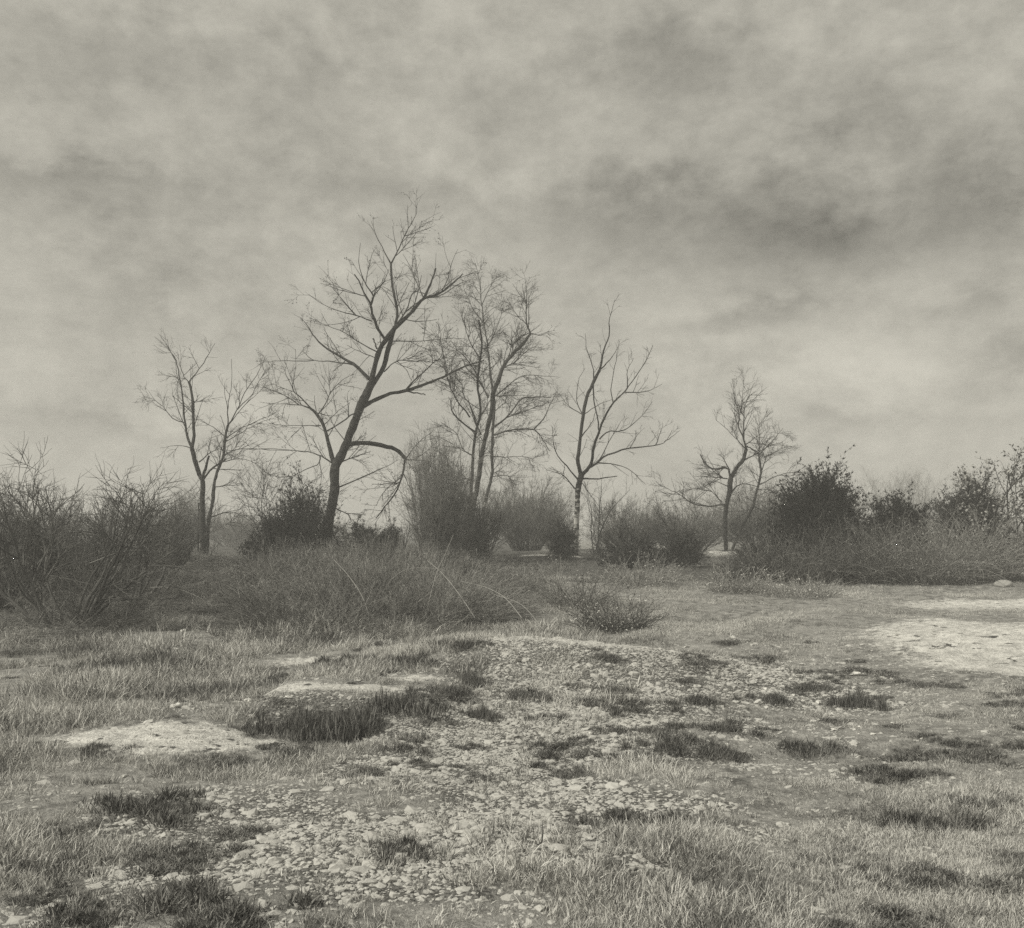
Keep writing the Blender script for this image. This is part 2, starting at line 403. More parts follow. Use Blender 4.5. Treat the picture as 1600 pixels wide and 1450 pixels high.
def bramble_geo(rng, w, d, h, n=330, leaf=1500):
    """tangle of arching canes filling a low mound"""
    an = rng.uniform(0, 6.283, n); r = np.sqrt(rng.uniform(0, 1, n))
    S = np.stack([r * np.cos(an) * w * .45, r * np.sin(an) * d * .45, np.full(n, -.03)], 1)
    D = np.stack([np.cos(an) * .5 + rng.normal(0, .5, n), np.sin(an) * .5 + rng.normal(0, .5, n), rng.uniform(.7, 1.6, n)], 1)
    L = h * rng.uniform(.8, 2.0, n)
    P = strands(rng, S, D, L, 8, (0, 0, -.22 / max(h, .3)), .13); Rr = np.full((n, 8), .0045) * np.linspace(1.2, .5, 8)
    Q, Rq = sprout(rng, P, Rr, n * 4, h * .38, (25, 70), (.1, 1), 4, .05, .22, rmin=.0028)
    g = Geo().tubes(P, Rr).tubes(Q, Rq)
    l = Geo(); leaves_on(rng, l, np.concatenate([P[:, :4], Q]), leaf, .017, .03)
    return g, l
def spiny_geo(rng, w, d, h, n=150, dens=26, needle=.05):
    """gorse: branches from the base out to a rounded, tufted shell; short stiff spines along every shoot"""
    an = rng.uniform(0, 6.283, n); ph = np.arccos(rng.uniform(0, 1, n) ** .8)
    T = np.stack([np.sin(ph) * np.cos(an) * w * .5, np.sin(ph) * np.sin(an) * d * .5, np.cos(ph) * h * .8 + .08 * h], 1) * (rng.uniform(.66, 1.08, n) * (1 + .22 * np.sin(an * 3 + n) * np.sin(ph * 4)))[:, None]
    S = T * np.array([.12, .12, 0]); K = 7; tt = np.linspace(0, 1, K)[None, :, None]
    P = S[:, None] * (1 - tt) + T[:, None] * tt; P[:, :, 2] += (np.sin(tt[:, :, 0] * np.pi) * .08 * h)
    P[:, 1:-1] += rng.normal(0, .03 * h, (n, K - 2, 3)); Rr = np.full((n, K), .012) * np.linspace(1.5, .35, K)
    Q, Rq = sprout(rng, P, Rr, n * 9, h * .24, (20, 55), (.35, 1), 5, .35, .14, rmin=.004, taper=False)
    Q2, Rq2 = sprout(rng, Q, Rq, n * 16, h * .10, (20, 60), (.3, 1), 3, .3, .12, rmin=.003, taper=False)
    g = Geo().tubes(P, Rr, 4).tubes(Q, Rq).tubes(Q2, Rq2)
    l = Geo(); A = np.concatenate([Q.reshape(-1, 3), Q2.reshape(-1, 3)]); dirs = np.concatenate([np.gradient(Q, axis=1).reshape(-1, 3), np.gradient(Q2, axis=1).reshape(-1, 3)])
    m = n * dens * 12; i = rng.integers(0, len(A), m)
    dd = unit(unit(dirs[i]) * .8 + rng.normal(0, .6, (m, 3))) * needle * rng.uniform(.5, 1.2, m)[:, None]
    W = unit(np.cross(dd, rng.normal(0, 1, (m, 3)))) * needle * .12
    B = A[i] + rng.normal(0, .008, (m, 3)); V = np.stack([B - W, B + W, B + dd], 1).reshape(-1, 3)
    l.add(V, np.arange(m * 3).reshape(-1, 3))
    return g, l
def whip_geo(rng, w, d, h, n=60, subs=7, spread=.35, fine=2, r0=.014, flare=1.0, ang=(16, 46), sub=.36):
    """many-stemmed upright shrub: broom, hazel or sallow, bare"""
    an = rng.uniform(0, 6.283, n); r = np.sqrt(rng.uniform(0, 1, n))
    S = np.stack([r * np.cos(an) * w * .16 * flare, r * np.sin(an) * d * .16 * flare, np.full(n, -.05)], 1)
    D = np.stack([r * np.cos(an) * spread * w / h * 1.4, r * np.sin(an) * spread * d / h * 1.4, np.ones(n)], 1) + rng.normal(0, .1, (n, 3))
    P = strands(rng, S, D, h * rng.uniform(.55, 1.0, n), 9, (0, 0, .05), .09)
    Rr = (r0 * rng.uniform(.5, 1.2, n))[:, None] * np.linspace(1, .3, 9)
    Q, Rq = sprout(rng, P, Rr, n * subs, h * sub, ang, (.12, .97), 6, .16, .12, rmin=.004)
    g = Geo().tubes(P, Rr, 4).tubes(Q, Rq)
    for k in range(fine):
        Q2, Rq2 = sprout(rng, Q, Rq, len(Q) * 3, h * (.15 - .05 * k), (18, 55), (.1, 1), 4, .12, .14, rmin=.0032 - .0006 * k)
        g.tubes(Q2, Rq2); Q, Rq = Q2, Rq2
    return g, Q
def branchy_geo(rng, w, d, h, n=7, r0=.045, bend=.03, levels=(7, 6, 5), lean=.8, fans=(.5, .3, .17), rmin=.0035):
    """scrubby bare small tree with crooked forking stems"""
    an = rng.uniform(0, 6.283, n)
    S = np.stack([np.cos(an) * w * .07, np.sin(an) * d * .07, np.full(n, -.08)], 1)
    D = np.stack([np.cos(an) * lean * w / h, np.sin(an) * lean * d / h, rng.uniform(.8, 1.2, n)], 1)
    P = strands(rng, S, D, h * rng.uniform(.7, .95, n), 12, (0, 0, bend), .13)
    Rr = (r0 * rng.uniform(.6, 1.1, n))[:, None] * np.linspace(1, .22, 12)
    g = Geo().tubes(P, Rr, 5); Q, Rq = P, Rr
    for i, (c, f) in enumerate(zip(levels, fans)):
        Q, Rq = sprout(rng, Q, Rq, len(Q) * c, h * f, (22, 62), (.2, .98), 6 if i == 0 else 5, .14, .15, rk=1.0, rmin=rmin * (1.6 - .3 * i))
        g.tubes(Q, Rq)
    return g, Q

# ------------------------------------------------------------------ the traced trees
def catmull(pts, n):
    p = np.asarray(pts, float)
    if len(p) == 2: t = np.linspace(0, 1, n)[:, None]; return p[0] * (1 - t) + p[1] * t
    q = np.vstack([2 * p[0] - p[1], p, 2 * p[-1] - p[-2]]); out = []
    for u in np.linspace(0, len(p) - 1.0001, n):
        i = int(u); t = u - i; a, b, c, d = q[i:i + 4]
        out.append(.5 * ((2 * b) + (-a + c) * t + (2 * a - 5 * b + 4 * c - d) * t * t + (-a + 3 * b - 3 * c + d) * t ** 3))
    return np.array(out)
def tree(name, label, cat, base, Y, limbs, mats, seed, twig, group=None, catkins=0, extra=None):
    """limbs: [(part name, [(px, py), ...], start width, end width)] in photo pixels; every limb gets its own depth"""
    rng = np.random.default_rng(seed); b = gpt(base, Y)
    root = empty(name, b, label, cat, group)
    placed = np.zeros((0, 3)); allP, allR, use = [], [], []
    for li, (part, pts, w0, w1, *opt) in enumerate(limbs):
        K = max(8, min(40, int(sum(math.dist(pts[i], pts[i + 1]) for i in range(len(pts) - 1)) / (5 if part == 'trunk' else 8)))); K = min(K, 40)
        c = catmull(pts, K); Lm = np.linalg.norm(np.diff(c, axis=0), axis=1).cumsum()[-1] / F * Y
        tl = np.linspace(0, 1, K)
        if len(placed) and not (opt and opt[0] == 'own'):
            j = np.argmin(((placed[:, :2] - c[0]) ** 2).sum(1)); y0 = placed[j, 2]
        else: y0 = Y + (opt[1] if opt and opt[0] == 'own' else 0)
        slope = 0 if li == 0 else rng.choice([-1, 1]) * rng.uniform(.15, .6)
        yy = y0 + slope * Lm * tl ** 1.1 + np.cumsum(rng.normal(0, .012, K))
        w1 = w1 * .62 if w1 < 1.3 else w1; ww = w0 + (w1 - w0) * tl ** .75; tone = 1.0 if w0 > 5 else .9; ww = ww * (1 + .05 * np.sin(tl * 9 + li)) * (1 + rng.normal(0, .06, K))
        cj = c + rng.normal(0, .45 if w0 < 6 else .25, c.shape) * (tl > 0)[:, None]
        P = np.stack([(cj[:, 0] - 800) / F * yy, yy, CAM_H - (cj[:, 1] - HOR) / F * yy], 1)
        Rr = ww * tone / 2 / F * Y
        if part == 'trunk':
            gz = float(hgt(P[0, 0], P[0, 1])); P[0, 2] = min(P[0, 2], gz) - .08; Rr[0] *= 1.25
        placed = np.vstack([placed, np.stack([c[:, 0], c[:, 1], yy], 1)])
        S = 10 if w0 > 6 else (7 if w0 > 3.4 else 5)
        PL = P - b; o = link(part, Geo().tubes(PL[None], Rr[None], S).mesh(part, mats[0] if part == 'trunk' or (w0 > 3.4 and mats[0] is M['bark']) else mats[1]), root)
        # resample to a common length for twigs
        t24 = np.linspace(0, K - 1, 24); P24 = np.stack([np.interp(t24, np.arange(K), PL[:, k]) for k in range(3)], 1); R24 = np.interp(t24, np.arange(K), Rr)
        if part == 'trunk' or w0 > 7:
            keep = twig.get('trunk_from', .45); P24 = P24[int(24 * keep):]; R24 = R24[int(24 * keep):]
            t24 = np.linspace(0, len(P24) - 1, 24); P24 = np.stack([np.interp(t24, np.arange(len(P24)), P24[:, k]) for k in range(3)], 1); R24 = np.interp(t24, np.arange(len(R24)), R24)
        allP.append(P24); allR.append(R24)
    Q = np.array(allP); Rq = np.array(allR); g = Geo()
    tot = np.linalg.norm(np.diff(Q, axis=1), axis=2).sum()
    for i, (per, L, ang, up, rmin) in enumerate(twig['levels']):
        n = int(per * tot) if i == 0 else int(len(Q) * per)
        Q, Rq = sprout(rng, Q, Rq, n, L, ang, (.12, 1.0), 7 if i == 0 else 5, up * .35, .06, rk=.8, rmin=rmin, flat=.8)
        g.tubes(Q, Rq)
    tw = link('twigs', g.mesh('twigs', mats[1]), root); tw['kind'] = 'stuff'
    if catkins:
        l = Geo(); leaves_on(rng, l, Q, catkins, .017, .01)
        l.quads(np.concatenate(l.V)[::4][:1] * 1, np.array([[.01, 0, 0]]), np.array([[0, 0, .01]]))
        o = link('catkins', l.mesh('catkins', mats[1], False), root); o['kind'] = 'stuff'
    return root

TA = [('trunk', [(317, 882), (317, 827), (316, 784), (317, 755), (311, 740), (304, 717), (300, 701)], 9.5, 6.5),
 ('branch', [(300, 703), (294, 683), (288, 654), (285, 619), (280, 587), (275, 564), (265, 547), (261, 529)], 5, 1.2),
 ('branch', [(300, 703), (303, 680), (302, 642), (300, 616), (295, 596)], 5.5, 3.5),
 ('branch', [(295, 597), (310, 578), (324, 557), (336, 535)], 2.6, 1), ('branch', [(296, 598), (288, 588), (281, 572), (278, 552)], 2.2, 1),
 ('branch', [(287, 660), (270, 654), (255, 636), (240, 625), (223, 619)], 2, .9), ('branch', [(301, 645), (284, 630), (270, 619)], 2, .9),
 ('branch', [(301, 632), (307, 624), (311, 616)], 1.6, 1), ('branch', [(297, 700), (284, 697), (268, 697), (250, 700)], 1.6, .8),
 ('branch', [(316, 753), (320, 735), (327, 712)], 5.5, 3.2), ('branch', [(317, 750), (330, 733), (345, 723), (354, 717)], 4, 2.5),
 ('branch', [(311, 722), (325, 710), (340, 703), (368, 703)], 2.4, 1.2),
 ('trunk', [(323, 880), (325, 822), (332, 784), (335, 755), (340, 735), (349, 712), (352, 683), (356, 665)], 6.5, 3.8, 'own', .5),
 ('branch', [(356, 665), (356, 636), (359, 616), (362, 590), (362, 560)], 2.6, 1), ('branch', [(356, 665), (371, 639), (385, 610), (400, 587), (414, 561)], 2.6, 1),
 ('branch', [(371, 640), (392, 618), (407, 590), (416, 578)], 2, .9), ('branch', [(356, 665), (377, 639), (397, 619), (414, 604)], 2, .9),
 ('branch', [(353, 685), (374, 671), (403, 658), (432, 645)], 2.2, .9), ('branch', [(353, 690), (378, 675), (402, 662), (425, 653)], 1.8, .9), ('branch', [(352, 683), (330, 665), (307, 653)], 2, .9),
 ('branch', [(350, 712), (368, 703), (397, 701), (440, 702), (478, 706)], 2.2, 1), ('branch', [(345, 722), (370, 717), (396, 722), (415, 738)], 1.8, .9),
 ('branch', [(335, 761), (362, 759), (375, 758)], 1.8, 1), ('branch', [(330, 808), (353, 801), (374, 804), (388, 813)], 2.5, 1),
 ('branch', [(310, 868), (310, 820), (311, 786)], 4, 2.6, 'own', .3)]
TB = [('trunk', [(506, 890), (510, 837), (518, 793), (523, 765), (523, 732), (534, 710), (543, 688), (554, 660), (563, 636), (571, 619), (580, 600)], 15.5, 12.5),
 ('branch', [(579, 604), (584, 578), (592, 550), (603, 531), (618, 511)], 9.5, 7), ('branch', [(616, 513), (640, 491), (660, 468), (683, 460), (705, 445), (723, 428)], 7, 2),
 ('branch', [(583, 600), (598, 576), (605, 553), (611, 530), (617, 512)], 8, 6.5), ('branch', [(603, 533), (595, 520), (584, 496), (580, 477), (570, 460), (561, 440), (554, 429)], 5.5, 1.5),
 ('branch', [(580, 476), (584, 462), (575, 451), (567, 434), (561, 411), (563, 380)], 3.4, 1), ('branch', [(584, 463), (598, 443), (608, 421)], 2, 1),
 ('branch', [(618, 512), (621, 488), (616, 465), (612, 437), (611, 411)], 5, 3.6), ('branch', [(611, 412), (598, 389), (587, 366), (580, 345)], 2.8, 1),
 ('branch', [(611, 412), (623, 389), (635, 363), (649, 338), (652, 321)], 3.2, 1), ('branch', [(618, 400), (635, 383), (650, 365), (660, 345)], 1.8, .8),
 ('branch', [(662, 467), (671, 448), (681, 420)], 4, 3), ('branch', [(662, 466), (649, 437), (640, 414), (629, 397)], 2.2, 1), ('branch', [(619, 508), (635, 485), (643, 462), (652, 450)], 3.2, 1.4),
 ('branch', [(635, 486), (655, 471), (664, 463)], 2.4, 2), ('branch', [(668, 465), (692, 460), (715, 445), (735, 436)], 2.5, 1), ('branch', [(690, 455), (702, 430), (706, 408), (716, 390)], 2, .9),
 ('branch', [(582, 502), (555, 492), (536, 488), (507, 477), (482, 461)], 2.6, .9), ('branch', [(573, 463), (541, 455), (502, 444)], 2, .8),
 ('branch', [(577, 592), (554, 570), (533, 558), (510, 544), (490, 525), (482, 511), (470, 496)], 6, 1.2), ('branch', [(554, 570), (519, 565), (490, 563), (471, 547)], 3, 1),
 ('branch', [(490, 563), (442, 564), (408, 566)], 1.8, .9), ('branch', [(588, 549), (558, 533), (536, 518), (513, 510), (484, 497)], 2.4, .9), ('branch', [(589, 545), (586, 538), (583, 529)], 3.2, 2.6),
 ('branch', [(588, 560), (558, 547), (541, 539)], 1.8, .9), ('branch', [(611, 533), (655, 533), (688, 530), (711, 527)], 2, .9),
 ('branch', [(600, 581), (621, 564), (655, 564), (683, 563), (720, 553)], 2.2, 1), ('branch', [(621, 565), (635, 578), (643, 595)], 1.6, 1.2),
 ('branch', [(567, 635), (584, 626), (609, 615), (632, 611), (663, 601), (697, 587), (725, 573), (756, 563)], 8, 2), ('branch', [(632, 611), (649, 593), (674, 570), (686, 560), (700, 540)], 3.2, 1.2),
 ('branch', [(634, 611), (654, 615), (664, 617)], 2.6, 2), ('branch', [(700, 586), (695, 560), (688, 540), (690, 520)], 2, .9),
 ('branch', [(521, 722), (514, 696), (507, 669), (496, 648), (485, 638)], 7, 4), ('branch', [(485, 638), (468, 633), (449, 631), (419, 631)], 3.2, 1),
 ('branch', [(496, 648), (504, 638), (515, 616), (513, 590)], 3, 1), ('branch', [(515, 616), (533, 595), (553, 584)], 1.8, .9), ('branch', [(490, 642), (471, 622), (457, 608), (461, 581), (462, 545)], 3.2, 1),
 ('branch', [(458, 609), (449, 590), (442, 573)], 1.8, .9), ('branch', [(468, 633), (438, 614), (420, 608), (402, 603)], 2, .9), ('branch', [(501, 665), (476, 665), (449, 665), (421, 662)], 2, .9),
 ('branch', [(510, 674), (534, 659), (551, 647), (562, 640)], 3, 2), ('branch', [(507, 663), (526, 644), (545, 630)], 1.8, .9),
 ('branch', [(545, 694), (573, 692), (600, 697), (620, 703), (634, 717)], 8, 6), ('branch', [(633, 717), (630, 735), (625, 754), (614, 776), (598, 796), (588, 810)], 4.5, 1.6),
 ('branch', [(634, 718), (656, 720), (676, 721)], 2.5, 1), ('branch', [(634, 717), (647, 699), (664, 683), (680, 672)], 2.2, 1), ('branch', [(630, 740), (640, 760), (652, 782)], 2, .9), ('branch', [(628, 745), (612, 757), (598, 770), (588, 790)], 2, .9),
 ('branch', [(528, 762), (556, 750), (581, 739), (606, 728), (622, 718)], 3.2, 1), ('branch', [(532, 722), (556, 714), (572, 709)], 3, 1.2), ('branch', [(524, 794), (545, 804), (548, 815)], 2.6, 1),
 ('branch', [(520, 724), (500, 712), (476, 705), (435, 703), (380, 702)], 3, 1), ('branch', [(500, 713), (498, 724), (476, 735), (449, 745), (421, 742), (402, 727)], 2.4, 1)]
TC = [('trunk', [(734, 868), (739, 794), (746, 759), (753, 708), (761, 673), (768, 642), (771, 614), (779, 594)], 7.5, 6.5),
 ('branch', [(779, 594), (786, 573), (799, 556), (816, 539), (829, 521)], 6.5, 4), ('branch', [(829, 521), (823, 507), (822, 483), (823, 463), (820, 431)], 3.4, 1),
 ('branch', [(823, 507), (806, 490), (792, 466)], 1.8, .9), ('branch', [(828, 521), (845, 524), (858, 517)], 2, .9), ('branch', [(799, 556), (803, 536), (818, 524), (828, 520)], 2.2, 1.5),
 ('trunk', [(753, 868), (755, 804), (760, 777), (768, 745), (769, 707), (770, 673), (772, 638), (771, 615)], 6, 4.5, 'own', .7),
 ('trunk', [(732, 866), (732, 800), (737, 759), (739, 711), (744, 673), (751, 642), (746, 600), (749, 573), (753, 535), (748, 500)], 6.5, 2, 'own', -.5),
 ('branch', [(770, 618), (765, 573), (761, 535), (756, 507), (753, 476), (749, 442), (744, 411)], 5, 1.2),
 ('branch', [(744, 676), (720, 659), (706, 642), (704, 625)], 3.6, 1.4), ('branch', [(763, 621), (748, 594), (730, 576), (722, 560)], 4, 1.4),
 ('branch', [(734, 652), (710, 618), (698, 587), (691, 545), (688, 528)], 3, 1), ('branch', [(752, 680), (734, 635), (723, 614), (722, 592)], 3.2, 1.2), ('branch', [(739, 712), (723, 701), (713, 677), (690, 660)], 2.4, 1),
 ('branch', [(739, 750), (720, 747), (706, 744)], 2.6, 1.2), ('branch', [(768, 670), (792, 652), (813, 625), (834, 620), (861, 621)], 4.2, 1.5), ('branch', [(790, 653), (813, 645), (841, 635), (861, 628)], 2.6, 1),
 ('branch', [(772, 680), (803, 671), (834, 671), (848, 687), (858, 704)], 3.4, 1.3), ('branch', [(834, 671), (851, 652), (858, 635), (870, 612)], 3.2, 1.2), ('branch', [(775, 618), (796, 600), (816, 587), (844, 587), (875, 589)], 3, 1),
 ('branch', [(773, 618), (799, 618), (834, 618)], 2, .9), ('branch', [(768, 714), (792, 714), (813, 713), (834, 718)], 2, .9), ('branch', [(767, 745), (785, 742), (805, 746), (830, 745)], 1.8, .8),
 ('branch', [(792, 566), (798, 545), (800, 528), (812, 512)], 2.4, 1), ('branch', [(786, 575), (805, 566), (824, 548), (840, 540)], 2.2, .9), ('branch', [(771, 645), (786, 632), (800, 630), (815, 634)], 2, .9),
 ('branch', [(762, 540), (775, 515), (783, 490), (786, 470)], 2.2, .9), ('branch', [(755, 505), (738, 480), (728, 458), (722, 440)], 2.2, .9), ('branch', [(752, 478), (765, 450), (772, 430)], 2, .8),
 ('branch', [(748, 590), (728, 560), (712, 545), (700, 540)], 2.2, .9), ('branch', [(750, 560), (735, 535), (728, 515), (726, 495)], 2.2, .9)]
TD = [('trunk', [(901, 878), (900, 836), (902, 794), (903, 766), (908, 742)], 7.5, 8.5),
 ('branch', [(908, 743), (903, 721), (906, 690), (911, 648), (918, 618), (928, 596), (937, 578)], 6.5, 4.6), ('branch', [(937, 578), (944, 545), (952, 521), (952, 499), (960, 469)], 3.8, 1),
 ('branch', [(928, 597), (926, 572), (917, 548), (914, 521)], 2.4, 1), ('branch', [(937, 578), (950, 566), (960, 552), (969, 533)], 2.6, 1), ('branch', [(911, 648), (902, 630), (903, 596), (914, 575)], 2.2, 1),
 ('branch', [(909, 647), (887, 633), (866, 606)], 1.8, .8), ('branch', [(927, 600), (928, 622), (934, 654), (937, 678)], 2.4, 2.4), ('branch', [(909, 682), (925, 660), (931, 642)], 2.4, 1.1), ('branch', [(911, 648), (935, 633), (956, 624)], 1.8, .9),
 ('branch', [(909, 742), (920, 731), (925, 718), (929, 694), (935, 678), (944, 654), (958, 630), (975, 613), (990, 593), (1008, 566), (1020, 539)], 6.5, 1), ('branch', [(975, 613), (1002, 613), (1020, 608), (1034, 600)], 2.2, .9),
 ('branch', [(980, 608), (980, 581), (990, 560)], 2, .8), ('branch', [(958, 630), (955, 606), (962, 566), (966, 542)], 2.2, .9), ('branch', [(937, 686), (950, 675), (972, 674), (987, 663), (1005, 648), (1020, 627)], 3, .9),
 ('branch', [(934, 724), (947, 700), (962, 672), (975, 654)], 2.6, 1), ('branch', [(920, 731), (935, 722), (947, 712), (978, 701), (1014, 697), (1038, 691), (1050, 672)], 5, 1.2), ('branch', [(1024, 696), (1032, 676), (1036, 660)], 2, .8),
 ('branch', [(984, 700), (993, 685), (993, 672)], 1.6, .8), ('branch', [(1038, 691), (1050, 682), (1062, 672)], 1.8, .9), ('branch', [(935, 723), (965, 727), (987, 736), (1008, 757)], 2.4, .9), ('branch', [(910, 748), (932, 748), (964, 744)], 3.4, 1.6),
 ('branch', [(904, 750), (887, 730), (870, 709), (864, 688), (864, 666)], 3.4, 1), ('branch', [(902, 768), (881, 744), (868, 738), (853, 735)], 2.8, 1), ('branch', [(881, 744), (882, 724)], 1.6, .8), ('branch', [(910, 755), (926, 778), (941, 797)], 1.6, .8)]
TE = [('trunk', [(1135, 872), (1133, 828), (1134, 798), (1139, 771), (1142, 746)], 6.5, 7.5),
 ('branch', [(1142, 747), (1151, 731), (1161, 719), (1166, 701)], 6, 5.4), ('branch', [(1166, 702), (1162, 684), (1154, 667), (1156, 649), (1148, 624), (1144, 592)], 3.8, 1), ('branch', [(1162, 686), (1163, 649), (1166, 627), (1179, 597)], 3, .9),
 ('branch', [(1157, 645), (1160, 622), (1162, 595)], 2, .8), ('branch', [(1141, 745), (1137, 731), (1124, 732), (1112, 732), (1102, 724), (1094, 711)], 4.6, 1.8), ('branch', [(1140, 735), (1132, 719), (1124, 709)], 2.6, 1),
 ('branch', [(1166, 702), (1150, 686), (1139, 674), (1119, 657)], 2, .9), ('branch', [(1166, 694), (1179, 684), (1192, 676)], 2, .9), ('branch', [(1167, 697), (1176, 702), (1185, 708)], 2.4, 1.8),
 ('branch', [(1162, 719), (1181, 709), (1204, 696), (1223, 691)], 2.6, .9), ('branch', [(1132, 788), (1107, 791), (1082, 786), (1062, 773), (1045, 765), (1029, 757)], 3.2, 1), ('branch', [(1128, 784), (1112, 768), (1100, 760)], 2.2, 1),
 ('branch', [(1137, 748), (1114, 745), (1082, 745)], 2.4, .9), ('branch', [(1141, 773), (1154, 758), (1174, 757), (1186, 762)], 3.2, 1.2), ('branch', [(1112, 768), (1090, 764), (1065, 765)], 1.8, .8), ('branch', [(1137, 760), (1120, 753), (1100, 752)], 2, .8),
 ('trunk', [(1141, 868), (1154, 835), (1166, 811), (1176, 793), (1181, 771), (1189, 739), (1186, 714)], 5.6, 3.6, 'own', .4), ('branch', [(1186, 714), (1187, 684), (1186, 652)], 2.6, .9),
 ('branch', [(1189, 739), (1196, 719), (1204, 709), (1241, 699)], 2.2, .8), ('branch', [(1187, 757), (1209, 746), (1230, 739), (1251, 736)], 2.4, .9), ('branch', [(1183, 765), (1198, 765), (1211, 768)], 2, .9), ('branch', [(1187, 710), (1209, 687), (1223, 669)], 2.2, .9),
 ('branch', [(1176, 795), (1160, 798), (1140, 800)], 1.8, .8), ('branch', [(1178, 792), (1200, 800), (1222, 803)], 1.8, .8)]
BI = (M['birch'], M['twig'])
tree('birch_tree', 'two-stemmed bare tree at the left, its dark stem ending in a broken stub', 'tree', 317, 29, TA, (M['bark'], M['twig']), 11,
     dict(levels=[(4.5, .85, (25, 55), .18, .0055), (3, .40, (20, 50), .14, .0038), (2.4, .2, (20, 50), .1, .003)], trunk_from=.5), 'bare trees in a row on the heath')
tree('leaning_tree', 'tallest tree, thick dark trunk leaning right with a drooping elbow branch', 'tree', 507, 27, TB, (M['bark'], M['twig']), 12,
     dict(levels=[(3.6, .95, (25, 60), .12, .0055), (3.0, .46, (20, 55), .08, .0038), (2.6, .22, (20, 55), .05, .003)], trunk_from=.35), 'bare trees in a row on the heath', catkins=3400)
tree('birch_tree', 'clump of slim birch stems with a dense twiggy crown right of the leaning tree', 'tree', 742, 31, TC, BI, 13,
     dict(levels=[(8, .85, (25, 60), .10, .0055), (3.6, .50, (20, 55), .04, .0038), (3.0, .26, (20, 55), 0, .003)], trunk_from=.25), 'bare trees in a row on the heath', catkins=2600)
tree('birch_tree', 'slender open birch standing alone in the middle, pale patches on its trunk', 'tree', 901, 30, TD, BI, 14,
     dict(levels=[(2.6, .60, (25, 55), .14, .0056), (2.2, .30, (20, 50), .12, .004), (1.6, .16, (20, 50), .1, .0032)], trunk_from=.8), 'bare trees in a row on the heath')
tree('bare_tree', 'small crooked bare tree with a second slanting stem, left of the gorse', 'tree', 1137, 32, TE, (M['bark'], M['twig']), 15,
     dict(levels=[(7, .85, (25, 60), .10, .0052), (3.4, .46, (20, 55), .06, .0037), (3, .24, (20, 55), .04, .003)], trunk_from=.4), 'bare trees in a row on the heath')

# ------------------------------------------------------------------ shrubs, each a thing of its own
def shrub(name, label, kind, px, Y, hpx, wpx, seed, cat='shrub', group=None, m=None, dpth=.8, **kw):
    """hpx/wpx: size in photo pixels at that distance"""
    rng = np.random.default_rng(seed); b = gpt(px, Y); h = hpx / F * Y; wd = wpx / F * Y
    o = empty(name, b, label, cat, group)
    if kind == 'spiny':
        g, l = spiny_geo(rng, wd, wd * dpth, h, **kw); link('stems', g.mesh('stems', M['twig']), o); link('spines', l.mesh('spines', M[m or 'gorse'], False), o)
    elif kind == 'whip':
        g, Q = whip_geo(rng, wd, wd * dpth, h, **kw); link('stems', g.mesh('stems', M[m or 'broom']), o)
    elif kind == 'branchy':
        g, Q = branchy_geo(rng, wd, wd * dpth, h, **kw); link('stems', g.mesh('stems', M[m or 'twig']), o)
    elif kind == 'leafy':
        g, Q = branchy_geo(rng, wd, wd * dpth, h, n=9, levels=(7, 5), fans=(.45, .24)); link('stems', g.mesh('stems', M['twig']), o)
        l = Geo(); leaves_on(rng, l, Q, kw.get('leaves', 3500), kw.get('size', .05), .05); link('leaves', l.mesh('leaves', M[m or 'dark_leaf'], False), o)
    elif kind == 'bramble':
        g, l = bramble_geo(rng, wd, wd * dpth, h, **kw); link('canes', g.mesh('canes', M['bramble']), o); link('leaves', l.mesh('leaves', M[m or 'leaf'], False), o)
    return o

GL = 'bare thicket shrubs at the left'
shrub('bare_shrub', 'wide crooked bare shrub in front at the far left, stems sweeping right', 'branchy', 100, 14.6, 275, 290, 31, group=GL, n=12, r0=.033, lean=.62, bend=.10, levels=(6, 4, 3), rmin=.0036, m='old_twig')
shrub('bare_shrub', 'tall bare shrub behind the far left thicket, topmost shoots reaching highest', 'branchy', 135, 18, 215, 190, 32, group=GL, m='old_twig', n=10, r0=.032, lean=.6, bend=.14, levels=(6, 4, 3), rmin=.004)
shrub('bare_shrub', 'bare shrub cut by the left edge of the photo', 'branchy', 5, 16.5, 235, 210, 33, group=GL, m='old_twig', n=10, r0=.032, lean=.7, bend=.14, levels=(6, 4, 3), rmin=.004)
shrub('bare_shrub', 'bare shrub right of the left thicket, long shoots leaning towards the two-stemmed tree', 'branchy', 195, 17, 210, 200, 34, group=GL, m='old_twig', n=8, r0=.030, lean=1.0, bend=.10, levels=(5, 4, 3), rmin=.004)
shrub('bare_shrub', 'upright fine-twigged shrub between the left thicket and the two-stemmed tree', 'whip', 262, 24, 108, 90, 35, group=GL, n=34, subs=6, m='twig')
shrub('bare_shrub', 'fine upright shrub standing behind the far left thicket', 'whip', 75, 19.5, 175, 190, 36, group=GL, n=55, subs=6, m='old_twig', spread=.6)
shrub('bare_shrub', 'fine upright shrub behind the right half of the left thicket', 'whip', 185, 20, 160, 170, 37, group=GL, n=50, subs=6, m='old_twig', spread=.6)
GM = 'scrub round the leaning tree'
shrub('bare_shrub', 'thin whippy shrub with spreading shoots left of the leaning tree', 'branchy', 428, 27, 165, 110, 41, group=GM, n=8, r0=.02, lean=.35, levels=(6, 4, 4))
shrub('gorse_bush', 'dark spiky bush wrapped round the foot of the leaning tree', 'spiny', 478, 25.5, 148, 135, 42, group=GM, n=120, needle=.07, dens=18)
shrub('gorse_bush', 'low dark spiky bush left of the foot of the leaning tree', 'spiny', 435, 25, 85, 100, 43, group=GM, n=90, needle=.08)
